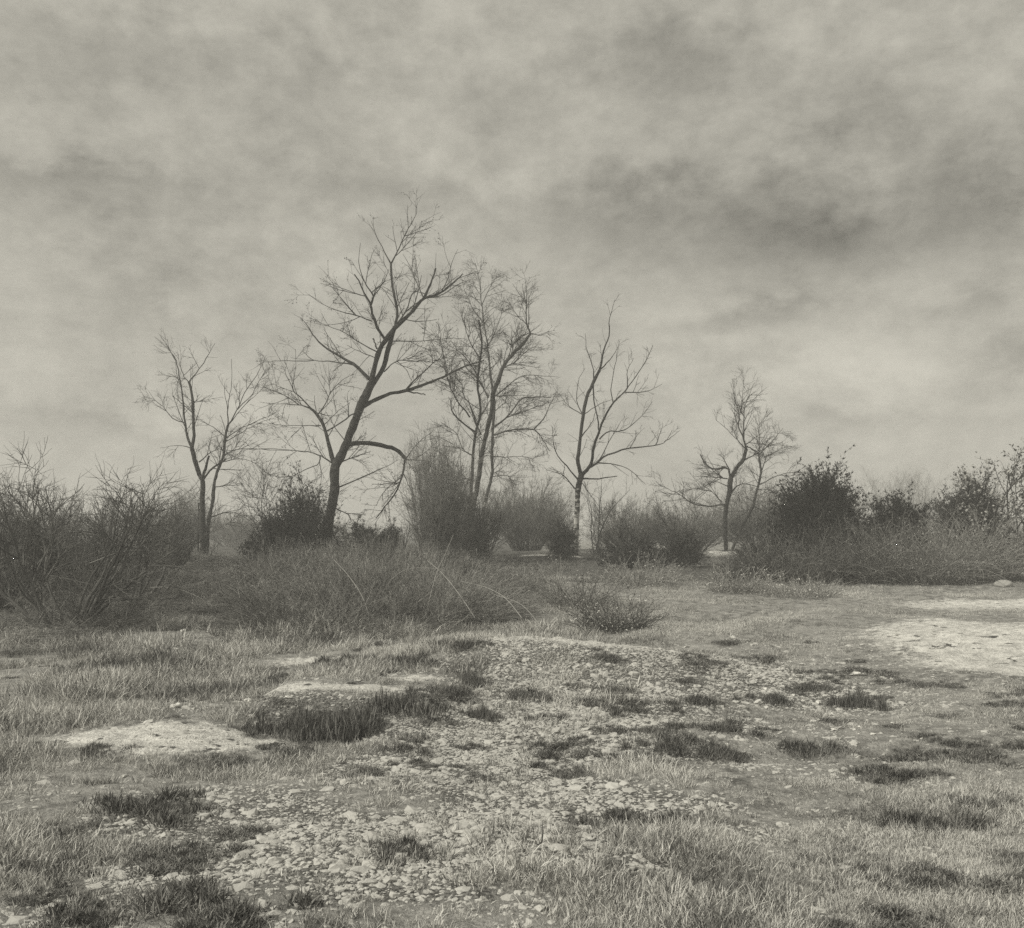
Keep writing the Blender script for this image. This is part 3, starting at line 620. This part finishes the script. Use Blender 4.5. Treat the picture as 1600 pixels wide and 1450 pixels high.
shrub('gorse_bush', 'low spiky bush right of the foot of the leaning tree, shoots slanting up', 'spiny', 580, 25, 82, 130, 44, group=GM, n=90, needle=.07, m='gorse_pale')
shrub('broom_bush', 'tall dense upright broom bush between the leaning tree and the birch clump', 'whip', 687, 26.5, 212, 88, 45, group=GM, n=110, subs=8, spread=.10, fine=2, flare=2.3, r0=.010, ang=(8, 26), sub=.26)
shrub('broom_bush', 'lower grey broom at the foot of the birch clump', 'whip', 742, 28, 130, 110, 46, group=GM, n=90, subs=8)
shrub('bare_shrub', 'slanting bare saplings in front of the elbow branch', 'branchy', 622, 25.5, 95, 110, 47, group=GM, n=9, r0=.03, lean=.9, levels=(4, 3))
GB = 'rounded bushes behind the row of trees'
shrub('rounded_bush', 'rounded twiggy bush right of the birch clump, peaked at its top', 'whip', 822, 35, 118, 118, 51, group=GB, n=110, subs=9, m='hazed_twig', spread=.5)
shrub('rounded_bush', 'small round bush just left of the slender birch', 'whip', 866, 38, 95, 60, 52, group=GB, n=60, subs=8, m='hazed_twig', spread=.5)
shrub('rounded_bush', 'wide fine-twigged bush right of the slender birch', 'whip', 985, 37, 92, 160, 53, group=GB, n=120, subs=9, m='hazed_twig', spread=.55)
shrub('rounded_bush', 'fine-twigged bush half hidden behind the small crooked tree', 'whip', 1075, 36, 100, 150, 54, group=GB, n=110, subs=9, m='hazed_twig', spread=.55)
shrub('rounded_bush', 'twiggy bush between the crooked tree and the big gorse', 'whip', 1185, 36, 110, 140, 55, group=GB, n=110, subs=9, m='hazed_twig', spread=.55)
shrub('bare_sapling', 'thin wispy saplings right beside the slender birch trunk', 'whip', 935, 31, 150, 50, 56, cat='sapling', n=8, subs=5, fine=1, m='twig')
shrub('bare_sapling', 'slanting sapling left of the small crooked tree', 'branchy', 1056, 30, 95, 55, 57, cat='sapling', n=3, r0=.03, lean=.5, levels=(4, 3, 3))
shrub('rounded_bush', 'hazy bush behind the two-stemmed tree at the left', 'whip', 370, 48, 75, 150, 58, group=GB, n=90, subs=8, m='hazed_twig', spread=.6)
shrub('rounded_bush', 'hazy bush left of the two-stemmed tree', 'whip', 285, 40, 95, 90, 59, group=GB, n=80, subs=8, m='hazed_twig', spread=.55)
GG = 'gorse bushes at the right'
shrub('gorse_bush', 'biggest and darkest gorse bush, domed with a tufted top', 'spiny', 1278, 25, 162, 142, 61, group=GG, n=270, needle=.09)
shrub('gorse_bush', 'small very dark gorse bush right of the biggest one', 'spiny', 1404, 24.6, 124, 92, 62, group=GG, n=150, needle=.09)
shrub('gorse_bush', 'rounded greyer gorse bush near the right edge, above the brambles', 'spiny', 1512, 26, 148, 100, 63, group=GG, n=150, needle=.08, m='gorse_pale')
shrub('gorse_bush', 'low paler gorse bush at the left foot of the biggest one', 'spiny', 1195, 24.2, 60, 90, 64, group=GG, n=100, needle=.07, m='gorse_pale')
shrub('leafy_shrub', 'loose leafy shrub cut by the right edge of the photo', 'leafy', 1585, 24, 190, 110, 65, m='leaf', leaves=2600, size=.045)
shrub('gorse_bush', 'low gorse bush between the two darkest ones', 'spiny', 1348, 24.8, 80, 90, 66, group=GG, n=110, needle=.08, m='gorse_pale')
GR = 'low bramble mounds under the gorse at the right'
for i, (px, Y, hp, wp, lb) in enumerate([(1250, 22.8, 74, 170, 'dark bramble mound under the biggest gorse bush'), (1350, 22.6, 84, 150, 'dark bramble mound under the small dark gorse bush'),
        (1440, 22.3, 96, 150, 'bramble mound full of pale bits below the rounded greyer gorse'), (1520, 22.8, 94, 130, 'bramble mound left of the pale bank at the right edge'), (1590, 26, 70, 120, 'bramble mound behind the pale bank at the right edge'),
        (1180, 23.2, 50, 90, 'leftmost bramble mound of the gorse clump, right of the crooked tree')]):
    shrub('bramble_mound', lb, 'bramble', px, Y, hp * .74, wp, 70 + i, group=GR, n=520, leaf=6500, m='dark_leaf' if i in (0, 1, 5) else 'leaf')
GF = 'pale bare trees far off at the right'
shrub('far_tree', 'pale bare tree far behind the small dark gorse, leftmost of its group', 'whip', 1385, 62, 118, 70, 81, cat='tree', group=GF, n=40, subs=8, m='hazed_twig', spread=.4)
shrub('far_tree', 'pale bare tree far off left of the rounded greyer gorse', 'whip', 1440, 66, 120, 70, 82, cat='tree', group=GF, n=40, subs=8, m='hazed_twig', spread=.4)
shrub('far_tree', 'pale bare tree far off behind the rounded greyer gorse', 'whip', 1535, 60, 125, 90, 83, cat='tree', group=GF, n=40, subs=8, m='hazed_twig', spread=.45)
shrub('far_tree', 'pale low tree far off behind the biggest gorse bush', 'whip', 1310, 64, 90, 90, 84, cat='tree', group=GF, n=40, subs=8, m='hazed_twig', spread=.5)

# low heather clumps in front of the tree row
GH = 'heather clumps in front of the tree row'
for i, (px, Y, hp, wp, lb, mm) in enumerate([(985, 26.5, 66, 120, 'dark low clump right of the foot of the slender birch', 'dark_leaf'), (880, 28.5, 60, 50, 'dark clump at the left foot of the slender birch', 'dark_leaf'),
        (1060, 26, 62, 90, 'dark low clump left of the foot of the crooked tree', 'dark_leaf'), (1000, 21.5, 34, 100, 'low clump with pale leaves below the slender birch', 'pale_leaf'),
        (1250, 18.8, 26, 120, 'low pale-leaved clump on the turf below the biggest gorse bush', 'pale_leaf'), (1155, 19.5, 30, 90, 'low pale-leaved clump below the crooked tree', 'pale_leaf'),
        (960, 14.6, 44, 100, 'pale-leaved bramble patch behind the gravel mound', 'pale_leaf'), (900, 17, 46, 100, 'low leafy patch behind the gravel mound, left of the pale-leaved one', 'leaf')]):
    if i < 3: shrub('heather_clump', lb, 'spiny', px, Y, hp, wp, 90 + i, cat='plant', group=GH, n=70, needle=.06, dens=14, m='gorse_pale')
    else: shrub('heather_clump', lb, 'bramble', px, Y, hp, wp, 90 + i, cat='plant', group=GH, n=200, leaf=900, m=mm)

# ------------------------------------------------------------------ uncountable cover
rng = np.random.default_rng(5)
# bramble and heath thicket filling the middle distance
kinds = []
for k in range(4):
    g, l = bramble_geo(np.random.default_rng(200 + k), 1.5, 1.3, .75, n=130, leaf=420)
    g.F += [f + g.n for f in l.F]; g.V += l.V; g.n += l.n
    kinds.append(g.mesh('thicket', M['bramble'], False))
NT = 2100
for k in range(4):
    gg, Q = whip_geo(np.random.default_rng(230 + k), 1.0, 1.0, 1.0, n=16, subs=5, spread=.55, fine=1, r0=.006, flare=2.2, ang=(20, 60), sub=.4)
    kinds.append(gg.mesh('thicket', M['bramble']))
px = rng.uniform(-80, 840, NT); Yt = rng.uniform(13.0, 28.0, NT)
front = 14.0 + np.interp(px, [0, 120, 230, 300, 380, 420, 640, 740, 830], [.0, .2, 1.5, 3.2, 2.6, .6, .2, .6, 5]) + rng.normal(0, .6, NT)
x = (px - 800) / F * Yt
dn = vnoise(x, Yt, 2.4, 71) + .6 * vnoise(x, Yt, 1.0, 72)
k = (Yt > front) & (rng.uniform(0, 1, NT) < .55 + 1.1 * dn); px, Yt, x, dn, front = px[k], Yt[k], x[k], dn[k], front[k]
hs = np.interp(Yt - front, [0, 1.2, 3.5, 12], [.35, .75, 1.0, 1.0]) * np.interp(px, [-80, 180, 260, 300, 390, 430, 660, 740, 840], [.90, .80, .48, .30, .36, .85, .95, .6, .25])
hs = hs * (1 + .5 * dn) * np.interp(Yt, [18, 28], [1.0, .72]) * rng.uniform(.75, 1.15, len(x)); ws = rng.uniform(.5, 1.0, len(x)); pick = np.where(rng.uniform(0, 1, len(x)) < .5, rng.integers(4, 8, len(x)), rng.integers(0, 4, len(x)))
hs = np.where(pick > 3, hs * rng.uniform(.6, 1.5, len(x)), hs * .8)
x2 = rng.uniform(-1, 15, 330); Y2 = rng.uniform(20.5, 31, 330); w2 = rng.uniform(.2, .5, 330); h2 = w2 * rng.uniform(.3, .6, 330)
k = (rng.uniform(0, 1, 330) < np.interp(x2, [-1, 0, 6, 7, 15], [.4, .8, .8, .3, .3])) & (Y2 > 23 - .4 * x2 * (x2 < 5)); x2, Y2, w2, h2 = x2[k], Y2[k], w2[k], h2[k]
x = np.concatenate([x, x2]); Yt = np.concatenate([Yt, Y2]); ws = np.concatenate([ws, w2]); hs = np.concatenate([hs, h2])
scatter('bramble_thicket', np.stack([x, Yt, hgt(x, Yt) - .02], 1), np.stack([x * 0, x * 0, rng.uniform(0, 6.28, len(x))], 1),
        np.stack([ws, ws, hs], 1), np.concatenate([pick, rng.integers(0, 8, len(x2))]), kinds)
# dry grass
gk = [grass_clump(np.random.default_rng(300 + k), 22, .15, .07, M['grass'], .45, .0035) for k in range(5)]
N = 150000
Yc = 3.6 + 24 * rng.uniform(0, 1, N) ** 1.25; x = rng.uniform(-.56, .56, N) * Yc * 1.02 + rng.normal(0, .3, N)
sa, gr, li = cover(x, Yc)
nn = vnoise(x, Yc, 1.3, 41) + .7 * vnoise(x, Yc, .4, 42)
p = (1 - np.clip(sa * 1.5, 0, .97)) * (1 - np.clip(gr * 1.15, 0, .9)) * (1 - .55 * li) * np.clip(.5 + 2.2 * nn, .04, 1)
p *= 1 - .85 * np.clip(1.5 * G(x, Yc, -4.45, 13.6, .75, 1.7), 0, 1)
k = rng.uniform(0, 1, N) < p; x, Yc = x[k], Yc[k]; nn = nn[k]
s = rng.uniform(.35, 1.15, len(x)) * (.75 + 1.0 * np.clip(nn, 0, 1)) * (1 - .6 * np.clip(cover(x, Yc)[0] * 1.6, 0, 1)) * np.interp(Yc, [4, 10, 25], [.55, .8, 1.0])
s *= np.where(x > 1.2, .55, 1.0) * (1 + .7 * G(x, Yc, -3, 14.2, 4, 1.0) + .5 * G(x, Yc, -4.6, 10.5, 2, 2))
scatter('grass', np.stack([x, Yc, hgt(x, Yc)], 1), np.stack([rng.normal(0, .12, len(x)), rng.normal(0, .12, len(x)), rng.uniform(0, 6.28, len(x))], 1),
        np.stack([s * 1.2, s * 1.2, s], 1), rng.integers(0, 5, len(x)), gk)

# gravel: thousands of flints
def stone_mesh(rng, name, m, sub=1, sq=.6):
    import bmesh
    bm = bmesh.new(); bmesh.ops.create_icosphere(bm, subdivisions=sub, radius=1.0)
    a = unit(rng.normal(0, 1, (5, 3)))
    for v in bm.verts:
        c = np.array(v.co); f = 1 + (.16 if sub < 3 else .025) * rng.normal()
        for q in a:                                # knock flat facets off the pebble
            dd = c @ q
            if dd > .72: c = c - q * (dd - .72)
        v.co = Vector((c * f * np.array([1.15, .9, sq])).tolist())
    me = bpy.data.meshes.new(name); bm.to_mesh(me); bm.free(); me.materials.append(m); return me
sk = [stone_mesh(np.random.default_rng(400 + k), 'flint', M['stone'], 1 if k < 6 else 2, rng.uniform(.4, .7)) for k in range(8)]
N = 260000
Yc = 3.4 + 10.5 * rng.uniform(0, 1, N) ** 1.1; x = rng.uniform(-4.2, 5.5, N)
sa, gr, li = cover(x, Yc)
p = np.clip(gr * 1.0 - .15, 0, 1) * (1 - .35 * np.clip(sa, 0, 1)) + .05 + .05 * sa; p *= np.abs(x) < .56 * Yc + .5
p *= 1 - .8 * G(x, Yc, -1.65, 8.8, .6, .35)
k = rng.uniform(0, 1, N) < p; x, Yc = x[k], Yc[k]
s = .0040 * np.exp(rng.normal(0, .8, len(x))) + .0025; s = np.minimum(s, .040)
scatter('gravel', np.stack([x, Yc, hgt(x, Yc) - s * .25], 1), rng.uniform(-.35, .35, (len(x), 3)) + np.stack([x * 0, x * 0, rng.uniform(0, 6.28, len(x))], 1),
        np.stack([s * 1.5, s * 1.5, s * 1.5], 1), rng.integers(0, 8, len(x)), sk)

# dark tussocks, each a thing
tk = []
for k in range(4):
    rg = np.random.default_rng(500 + k); n = 2600; g = Geo()
    lob = np.stack([rg.normal(0, .30, 9), rg.normal(0, .30, 9), rg.uniform(.16, .34, 9), rg.uniform(.5, 1.0, 9)], 1)
    li = rg.integers(0, 9, n); an = rg.uniform(0, 6.283, n); r = np.abs(rg.normal(0, .85, n))
    fall = np.exp(-r ** 2 * .8)
    B = np.stack([lob[li, 0] + r * np.cos(an) * lob[li, 2], lob[li, 1] + r * np.sin(an) * lob[li, 2], -.04 + .08 * lob[li, 3] * fall], 1)
    D = unit(np.stack([np.cos(an) * r * .4 + rg.normal(0, .7, n), np.sin(an) * r * .4 + rg.normal(0, .7, n), np.ones(n)], 1)) * (rg.uniform(.12, .55, n) * lob[li, 3] * (.35 + .65 * fall))[:, None]
    wa = rg.uniform(0, 6.283, n)
    g.blades(B, D * np.array([.4, .4, 1]), np.stack([np.cos(wa), np.sin(wa), wa * 0], 1) * .0065)
    tk.append(g.mesh('tussock', M['tussock'], False))
TUS = [(505, 1152, 140, 74, 'broad dark tussock on the dark bank left of centre'), (562, 1136, 80, 60, 'dark tussock at the right end of the dark bank'), (455, 1145, 80, 50, 'dark tussock at the left end of the dark bank'),
 (640, 1108, 110, 46, 'dark tussock right of the dark bank, below the pale ledge'), (690, 1085, 70, 26, 'dark flat tussock at the right tip of the pale ledge'), (736, 1070, 44, 42, 'upright dark plant on the left slope of the gravel mound'),
 (715, 1012, 54, 22, 'dark tussock on the left shoulder of the gravel mound'), (660, 1035, 80, 24, 'low dark tussock left of the gravel mound crest'), (560, 1035, 80, 24, 'low dark tussock behind the pale ledge'),
 (820, 1088, 90, 24, 'dark wide tussock on the face of the gravel mound'), (905, 1100, 84, 18, 'flat dark tussock right of centre on the gravel'), (755, 1122, 52, 32, 'dark tussock in the gravel just below centre'),
 (860, 1122, 50, 14, 'small dark tussock in the lower middle gravel'), (945, 1142, 70, 15, 'flat dark tussock in the lower gravel right of centre'), (1045, 1138, 50, 18, 'dark tussock in the gravel below the mound tail'),
 (1150, 1140, 90, 20, 'long dark tussock at the lower right of the gravel'), (1025, 1172, 70, 26, 'very dark tussock at the bottom of the gravel, left of its twin'), (1110, 1175, 80, 26, 'very dark tussock at the bottom of the gravel, right of its twin'),
 (1230, 1170, 90, 26, 'dark tussock at the lower right beside a pale curved stalk'), (1350, 1105, 64, 44, 'dark tussock amid stones at the right middle'), (1190, 1095, 60, 22, 'dark tussock amid stones under the mound tail'),
 (1092, 1034, 84, 11, 'dark flat grass strip standing for the shade in the cut behind the gravel mound'), (1445, 1152, 70, 13, 'leftmost of the three dark turf edges at the lower right'), (1505, 1162, 60, 13, 'middle one of the three dark turf edges at the lower right'),  # first entry: dark blades put in for the shade of the cut
 (1565, 1166, 70, 15, 'rightmost of the three dark turf edges at the lower right'), (40, 1172, 70, 26, 'dark tussock at the lower left edge'), (140, 1172, 80, 20, 'dark tussock left of the sandy mound'), (385, 1142, 70, 18, 'dark tussock at the right end of the sandy mound'),
 (430, 1176, 100, 18, 'dark tussock under the right end of the sandy mound'), (1270, 1075, 60, 20, 'small dark tussock in the stony turf at the right'), (940, 985, 50, 24, 'dark tussock behind the crest of the gravel mound'),
 (250, 1265, 150, 40, 'wide dark tussock below the sandy mound'), (1000, 1290, 130, 36, 'wide dark tussock at the bottom right of centre'), (620, 1330, 120, 36, 'dark tussock at the bottom left of centre'), (1400, 1290, 150, 40, 'wide dark tussock at the bottom right'),
 (90, 1370, 140, 46, 'dark tussock at the bottom left corner')]
for i, (px, py, wp, hp, lb) in enumerate(TUS):
    b = gfind(px, py); o = link('tussock', tk[i % 4]); Y = b[1]
    o.location = b - np.array([0, 0, .01]); o.rotation_euler = (0, 0, i * 1.7)
    o.rotation_euler = (0, 0, 0 if i % 2 else math.pi)
    sw = wp / F * Y; sh = hp / F * Y
    o.scale = (sw * 1.15, max(sw * .8, .2), sh * 1.7)
    tag(o, lb, 'grass tuft', 'dark tussocks on the open ground')

# low turf mats breaking up the open ground
N = 420; Yc = rng.uniform(4, 15, N); x = rng.uniform(-.52, .52, N) * Yc
kk = (cover(x, Yc)[0] < .35) & (vnoise(x, Yc, 1.6, 91) > -.12) & (rng.uniform(0, 1, N) < .75); x, Yc = x[kk], Yc[kk]
tm = []
for me in tk[:3]:
    m2 = me.copy(); m2.name = 'turf_mat'; m2.materials[0] = M['turf_mat']; tm.append(m2)
s = rng.uniform(.10, .42, len(x))
scatter('turf_mats', np.stack([x, Yc, hgt(x, Yc) - .005], 1), np.stack([x * 0, x * 0, rng.uniform(0, 6.28, len(x))], 1), np.stack([s * 1.5, s, s * rng.uniform(.25, .5, len(x))], 1), rng.integers(0, 3, len(x)), tm)

# larger pale flints
wk = [stone_mesh(np.random.default_rng(600 + k), 'flint', M['white_stone'], 2, .5 + .1 * (k % 3)) for k in range(5)]
def flint(px, py, wp, lb, gr):
    b = gfind(px, py); o = link('flint', wk[(int(px) * 7 + int(py)) % 5]); r = wp / F * b[1] / 2
    r *= 1.25; o.location = b + np.array([0, 0, r * .3]); o.scale = (r, r * .85, r * .85); o.rotation_euler = (.15 * math.sin(px), .2 * math.cos(py), px)
    tag(o, lb, 'stone', gr)
g1 = 'pale flints in the grass at the left'
for px, py, wp, lb in [(257, 974, 14, 'largest pale flint in front of the left thicket'), (228, 976, 6, 'small pale flint left of the largest one by the left thicket'), (286, 987, 8, 'pale slanted flint between the two largest by the left thicket'),
    (309, 984, 10, 'left one of a touching pair of pale flints by the left thicket'), (318, 985, 9, 'right one of a touching pair of pale flints by the left thicket'), (276, 1017, 9, 'pale flint in the grass just below the flint group by the left thicket'),
    (244, 1057, 7, 'pale upright flint alone in the left grass'), (297, 993, 6, 'tiny pale flint under the touching pair by the left thicket'), (335, 1014, 8, 'pale flint right of the left grass group')]: flint(px, py, wp, lb, g1)
g2 = 'pale flints above the sandy mound'
for px, py, wp, lb in [(273, 1106, 14, 'roundest pale flint above the sandy mound'), (388, 1098, 13, 'pale flint at the right end of the stones above the sandy mound'), (372, 1099, 9, 'small pale flint next to the rightmost one above the sandy mound'),
    (200, 1119, 9, 'pale flint at the left end of the stones above the sandy mound'), (245, 1111, 12, 'flat pale flint left of the roundest one above the sandy mound'), (404, 1136, 18, 'broad pale slab at the right end of the sandy mound'),
    (230, 1131, 10, 'pale flint on the crest of the sandy mound'), (350, 1114, 12, 'pale flint in the middle of the stones above the sandy mound'), (392, 1122, 10, 'pale flint just above the broad slab'), (450, 1091, 8, 'pale flint on the top of the dark bank'),
    (514, 1148, 7, 'small pale flint at the foot of the dark bank'), (923, 1148, 7, 'small pale flint in the lower gravel')]: flint(px, py, wp, lb, g2)
g3 = 'pale flints in the stony turf at the right'
rr = np.random.default_rng(77)
for px, py, wp, lb in [(1248, 1059, 11, 'roundest pale flint in the stony turf at the right'), (1185, 1100, 12, 'pale flint left of the dark tussock in the stony turf'), (1162, 1107, 10, 'lowest pale flint at the left of the stony turf'), (1222, 1076, 9, 'pale flint above the middle of the stony turf'),
    (1280, 1100, 10, 'pale flint right of middle in the stony turf'), (1335, 1056, 12, 'pale flint at the upper right of the stony turf'), (1254, 1040, 8, 'small pale flint at the upper edge of the stony turf'), (1300, 1118, 10, 'pale flint at the lower right of the stony turf'),
    (1198, 1107, 9, 'pale flint between the two lowest ones of the stony turf'), (1240, 1088, 8, 'small pale flint in the middle of the stony turf'), (1190, 1045, 7, 'small pale flint at the upper left of the stony turf'), (1405, 1022, 8, 'pale flint at the left edge of the sandy patch')]: flint(px, py, wp, lb, g3)
g4 = 'small pale flints scattered through the stony turf'
for i in range(46):
    flint(rr.uniform(1130, 1400), rr.uniform(1035, 1170), rr.uniform(4, 7.5), 'small pale flint scattered in the stony turf at the right', g4)
b = gfind(1568, 916); o = link('boulder', stone_mesh(np.random.default_rng(9), 'boulder', M['stone'], 3, .7)); o.location = b + np.array([0, 0, .03]); o.scale = (.17, .15, .14)
tag(o, 'pale rounded boulder on the bank at the right edge', 'stone')

# pale bramble canes arching out of the thicket, each traced and set at its own distance
def cane(pts, Y0, Y1, wd, lb, nm='bramble_cane'):
    c = catmull(pts, 14); yy = np.linspace(Y0, Y1, 14)
    P = np.stack([(c[:, 0] - 800) / F * yy, yy, CAM_H - (c[:, 1] - HOR) / F * yy], 1)
    gz = hgt(P[:, 0], P[:, 1]); P[:, 2] = np.maximum(P[:, 2], gz + .004)
    o = link(nm, Geo().tubes((P - P[0])[None], np.full((1, 14), wd * .42 / F * Y0) * np.linspace(1, .5, 14), 5).mesh(nm, M['cane'])); o.location = P[0]
    tag(o, lb, 'cane' if nm == 'bramble_cane' else 'stick', 'pale canes and sticks')
cane([(577, 962), (565, 930), (545, 900), (521, 874)], 14.6, 15.4, 1.5, 'straight pale cane slanting up left through the middle thicket')
cane([(742, 965), (715, 925), (690, 895), (668, 876)], 14.4, 15.3, 1.7, 'pale cane crossing another in front of the broom bush')
cane([(665, 965), (674, 925), (684, 890), (694, 870), (708, 836)], 14.6, 15.2, 1.5, 'pale cane rising steeply in front of the broom bush')
cane([(612, 905), (630, 892), (655, 887), (690, 890), (716, 900)], 14.8, 15.0, 1.1, 'thin pale cane arching low left of the crossed canes')
cane([(815, 965), (790, 935), (760, 918), (720, 908)], 14.2, 15.2, 1.3, 'pale cane arching down to the right of the crossed canes')
cane([(850, 985), (815, 945), (770, 928)], 14.0, 15.0, 1.1, 'rightmost thin pale cane above the gravel mound')
cane([(375, 935), (372, 915), (385, 898), (400, 890)], 16, 16.3, 1.1, 'small hooked pale cane left in the middle thicket')
cane([(445, 990), (470, 930), (482, 905)], 14.6, 15.4, 1.0, 'thin steep pale cane below the foot of the leaning tree')
cane([(5, 948), (50, 925), (80, 905), (110, 895)], 14.6, 15.4, 1.3, 'pale branch rising through the far left thicket')
cane([(230, 918), (265, 918), (300, 928), (330, 945)], 15.2, 14.9, 1.3, 'pale cane arching over beside the left thicket')
cane([(140, 880), (190, 862), (240, 860), (262, 868)], 16, 16.4, 1.4, 'long pale horizontal branch in the left thicket')
cane([(175, 1082), (190, 1072), (200, 1074)], 9.6, 9.8, 1.6, 'small curved pale stick on the left turf', 'stick')
cane([(285, 1090), (330, 1104), (400, 1102), (440, 1112)], 9.3, 9.1, 1.6, 'long thin stick lying above the sandy mound', 'stick')
cane([(1180, 1152), (1188, 1158), (1193, 1172)], 8.1, 8.0, 2.4, 'pale curved stalk at the bottom right of the gravel', 'stick')
cane([(460, 1128), (480, 1142), (500, 1160)], 8.7, 8.4, 1.2, 'thin stick across the dark bank', 'stick')

# far hedge line, one mass
g = Geo(); rg = np.random.default_rng(800)
fw = []
for k in range(3):
    gg, Q = whip_geo(np.random.default_rng(810 + k), 6, 5, 4.2, n=34, subs=8, spread=.6, fine=1, r0=.05, flare=2.0); fw.append(gg.mesh('far_wood', M['hazed_twig']))
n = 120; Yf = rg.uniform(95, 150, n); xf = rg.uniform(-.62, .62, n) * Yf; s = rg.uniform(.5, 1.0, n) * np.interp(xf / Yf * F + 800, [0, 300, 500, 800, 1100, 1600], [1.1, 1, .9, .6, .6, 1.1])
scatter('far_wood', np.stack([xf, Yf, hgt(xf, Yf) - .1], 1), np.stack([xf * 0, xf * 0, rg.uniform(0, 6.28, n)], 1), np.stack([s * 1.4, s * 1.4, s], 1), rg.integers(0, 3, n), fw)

# ------------------------------------------------------------------ haze: one closed box of pale air, the sky outside it
HZ = 0.0046
import bmesh
bm = bmesh.new(); bmesh.ops.create_cube(bm, size=1.0); me = bpy.data.meshes.new('haze'); bm.to_mesh(me); bm.free()
hz = link('haze', me); hz.scale = (1300, 900, 13.0); hz.location = (0, 330, 5.4)
hm = bpy.data.materials.new('haze'); hm.use_nodes = True; t = hm.node_tree; t.nodes.clear()
vp = t.nodes.new('ShaderNodeVolumePrincipled'); vo = t.nodes.new('ShaderNodeOutputMaterial'); t.links.new(vp.outputs[0], vo.inputs['Volume'])
vp.inputs['Color'].default_value = (1, 1, 1, 1); vp.inputs['Density'].default_value = HZ; vp.inputs['Anisotropy'].default_value = 0.2
me.materials.append(hm); tag(hz, kind='stuff')
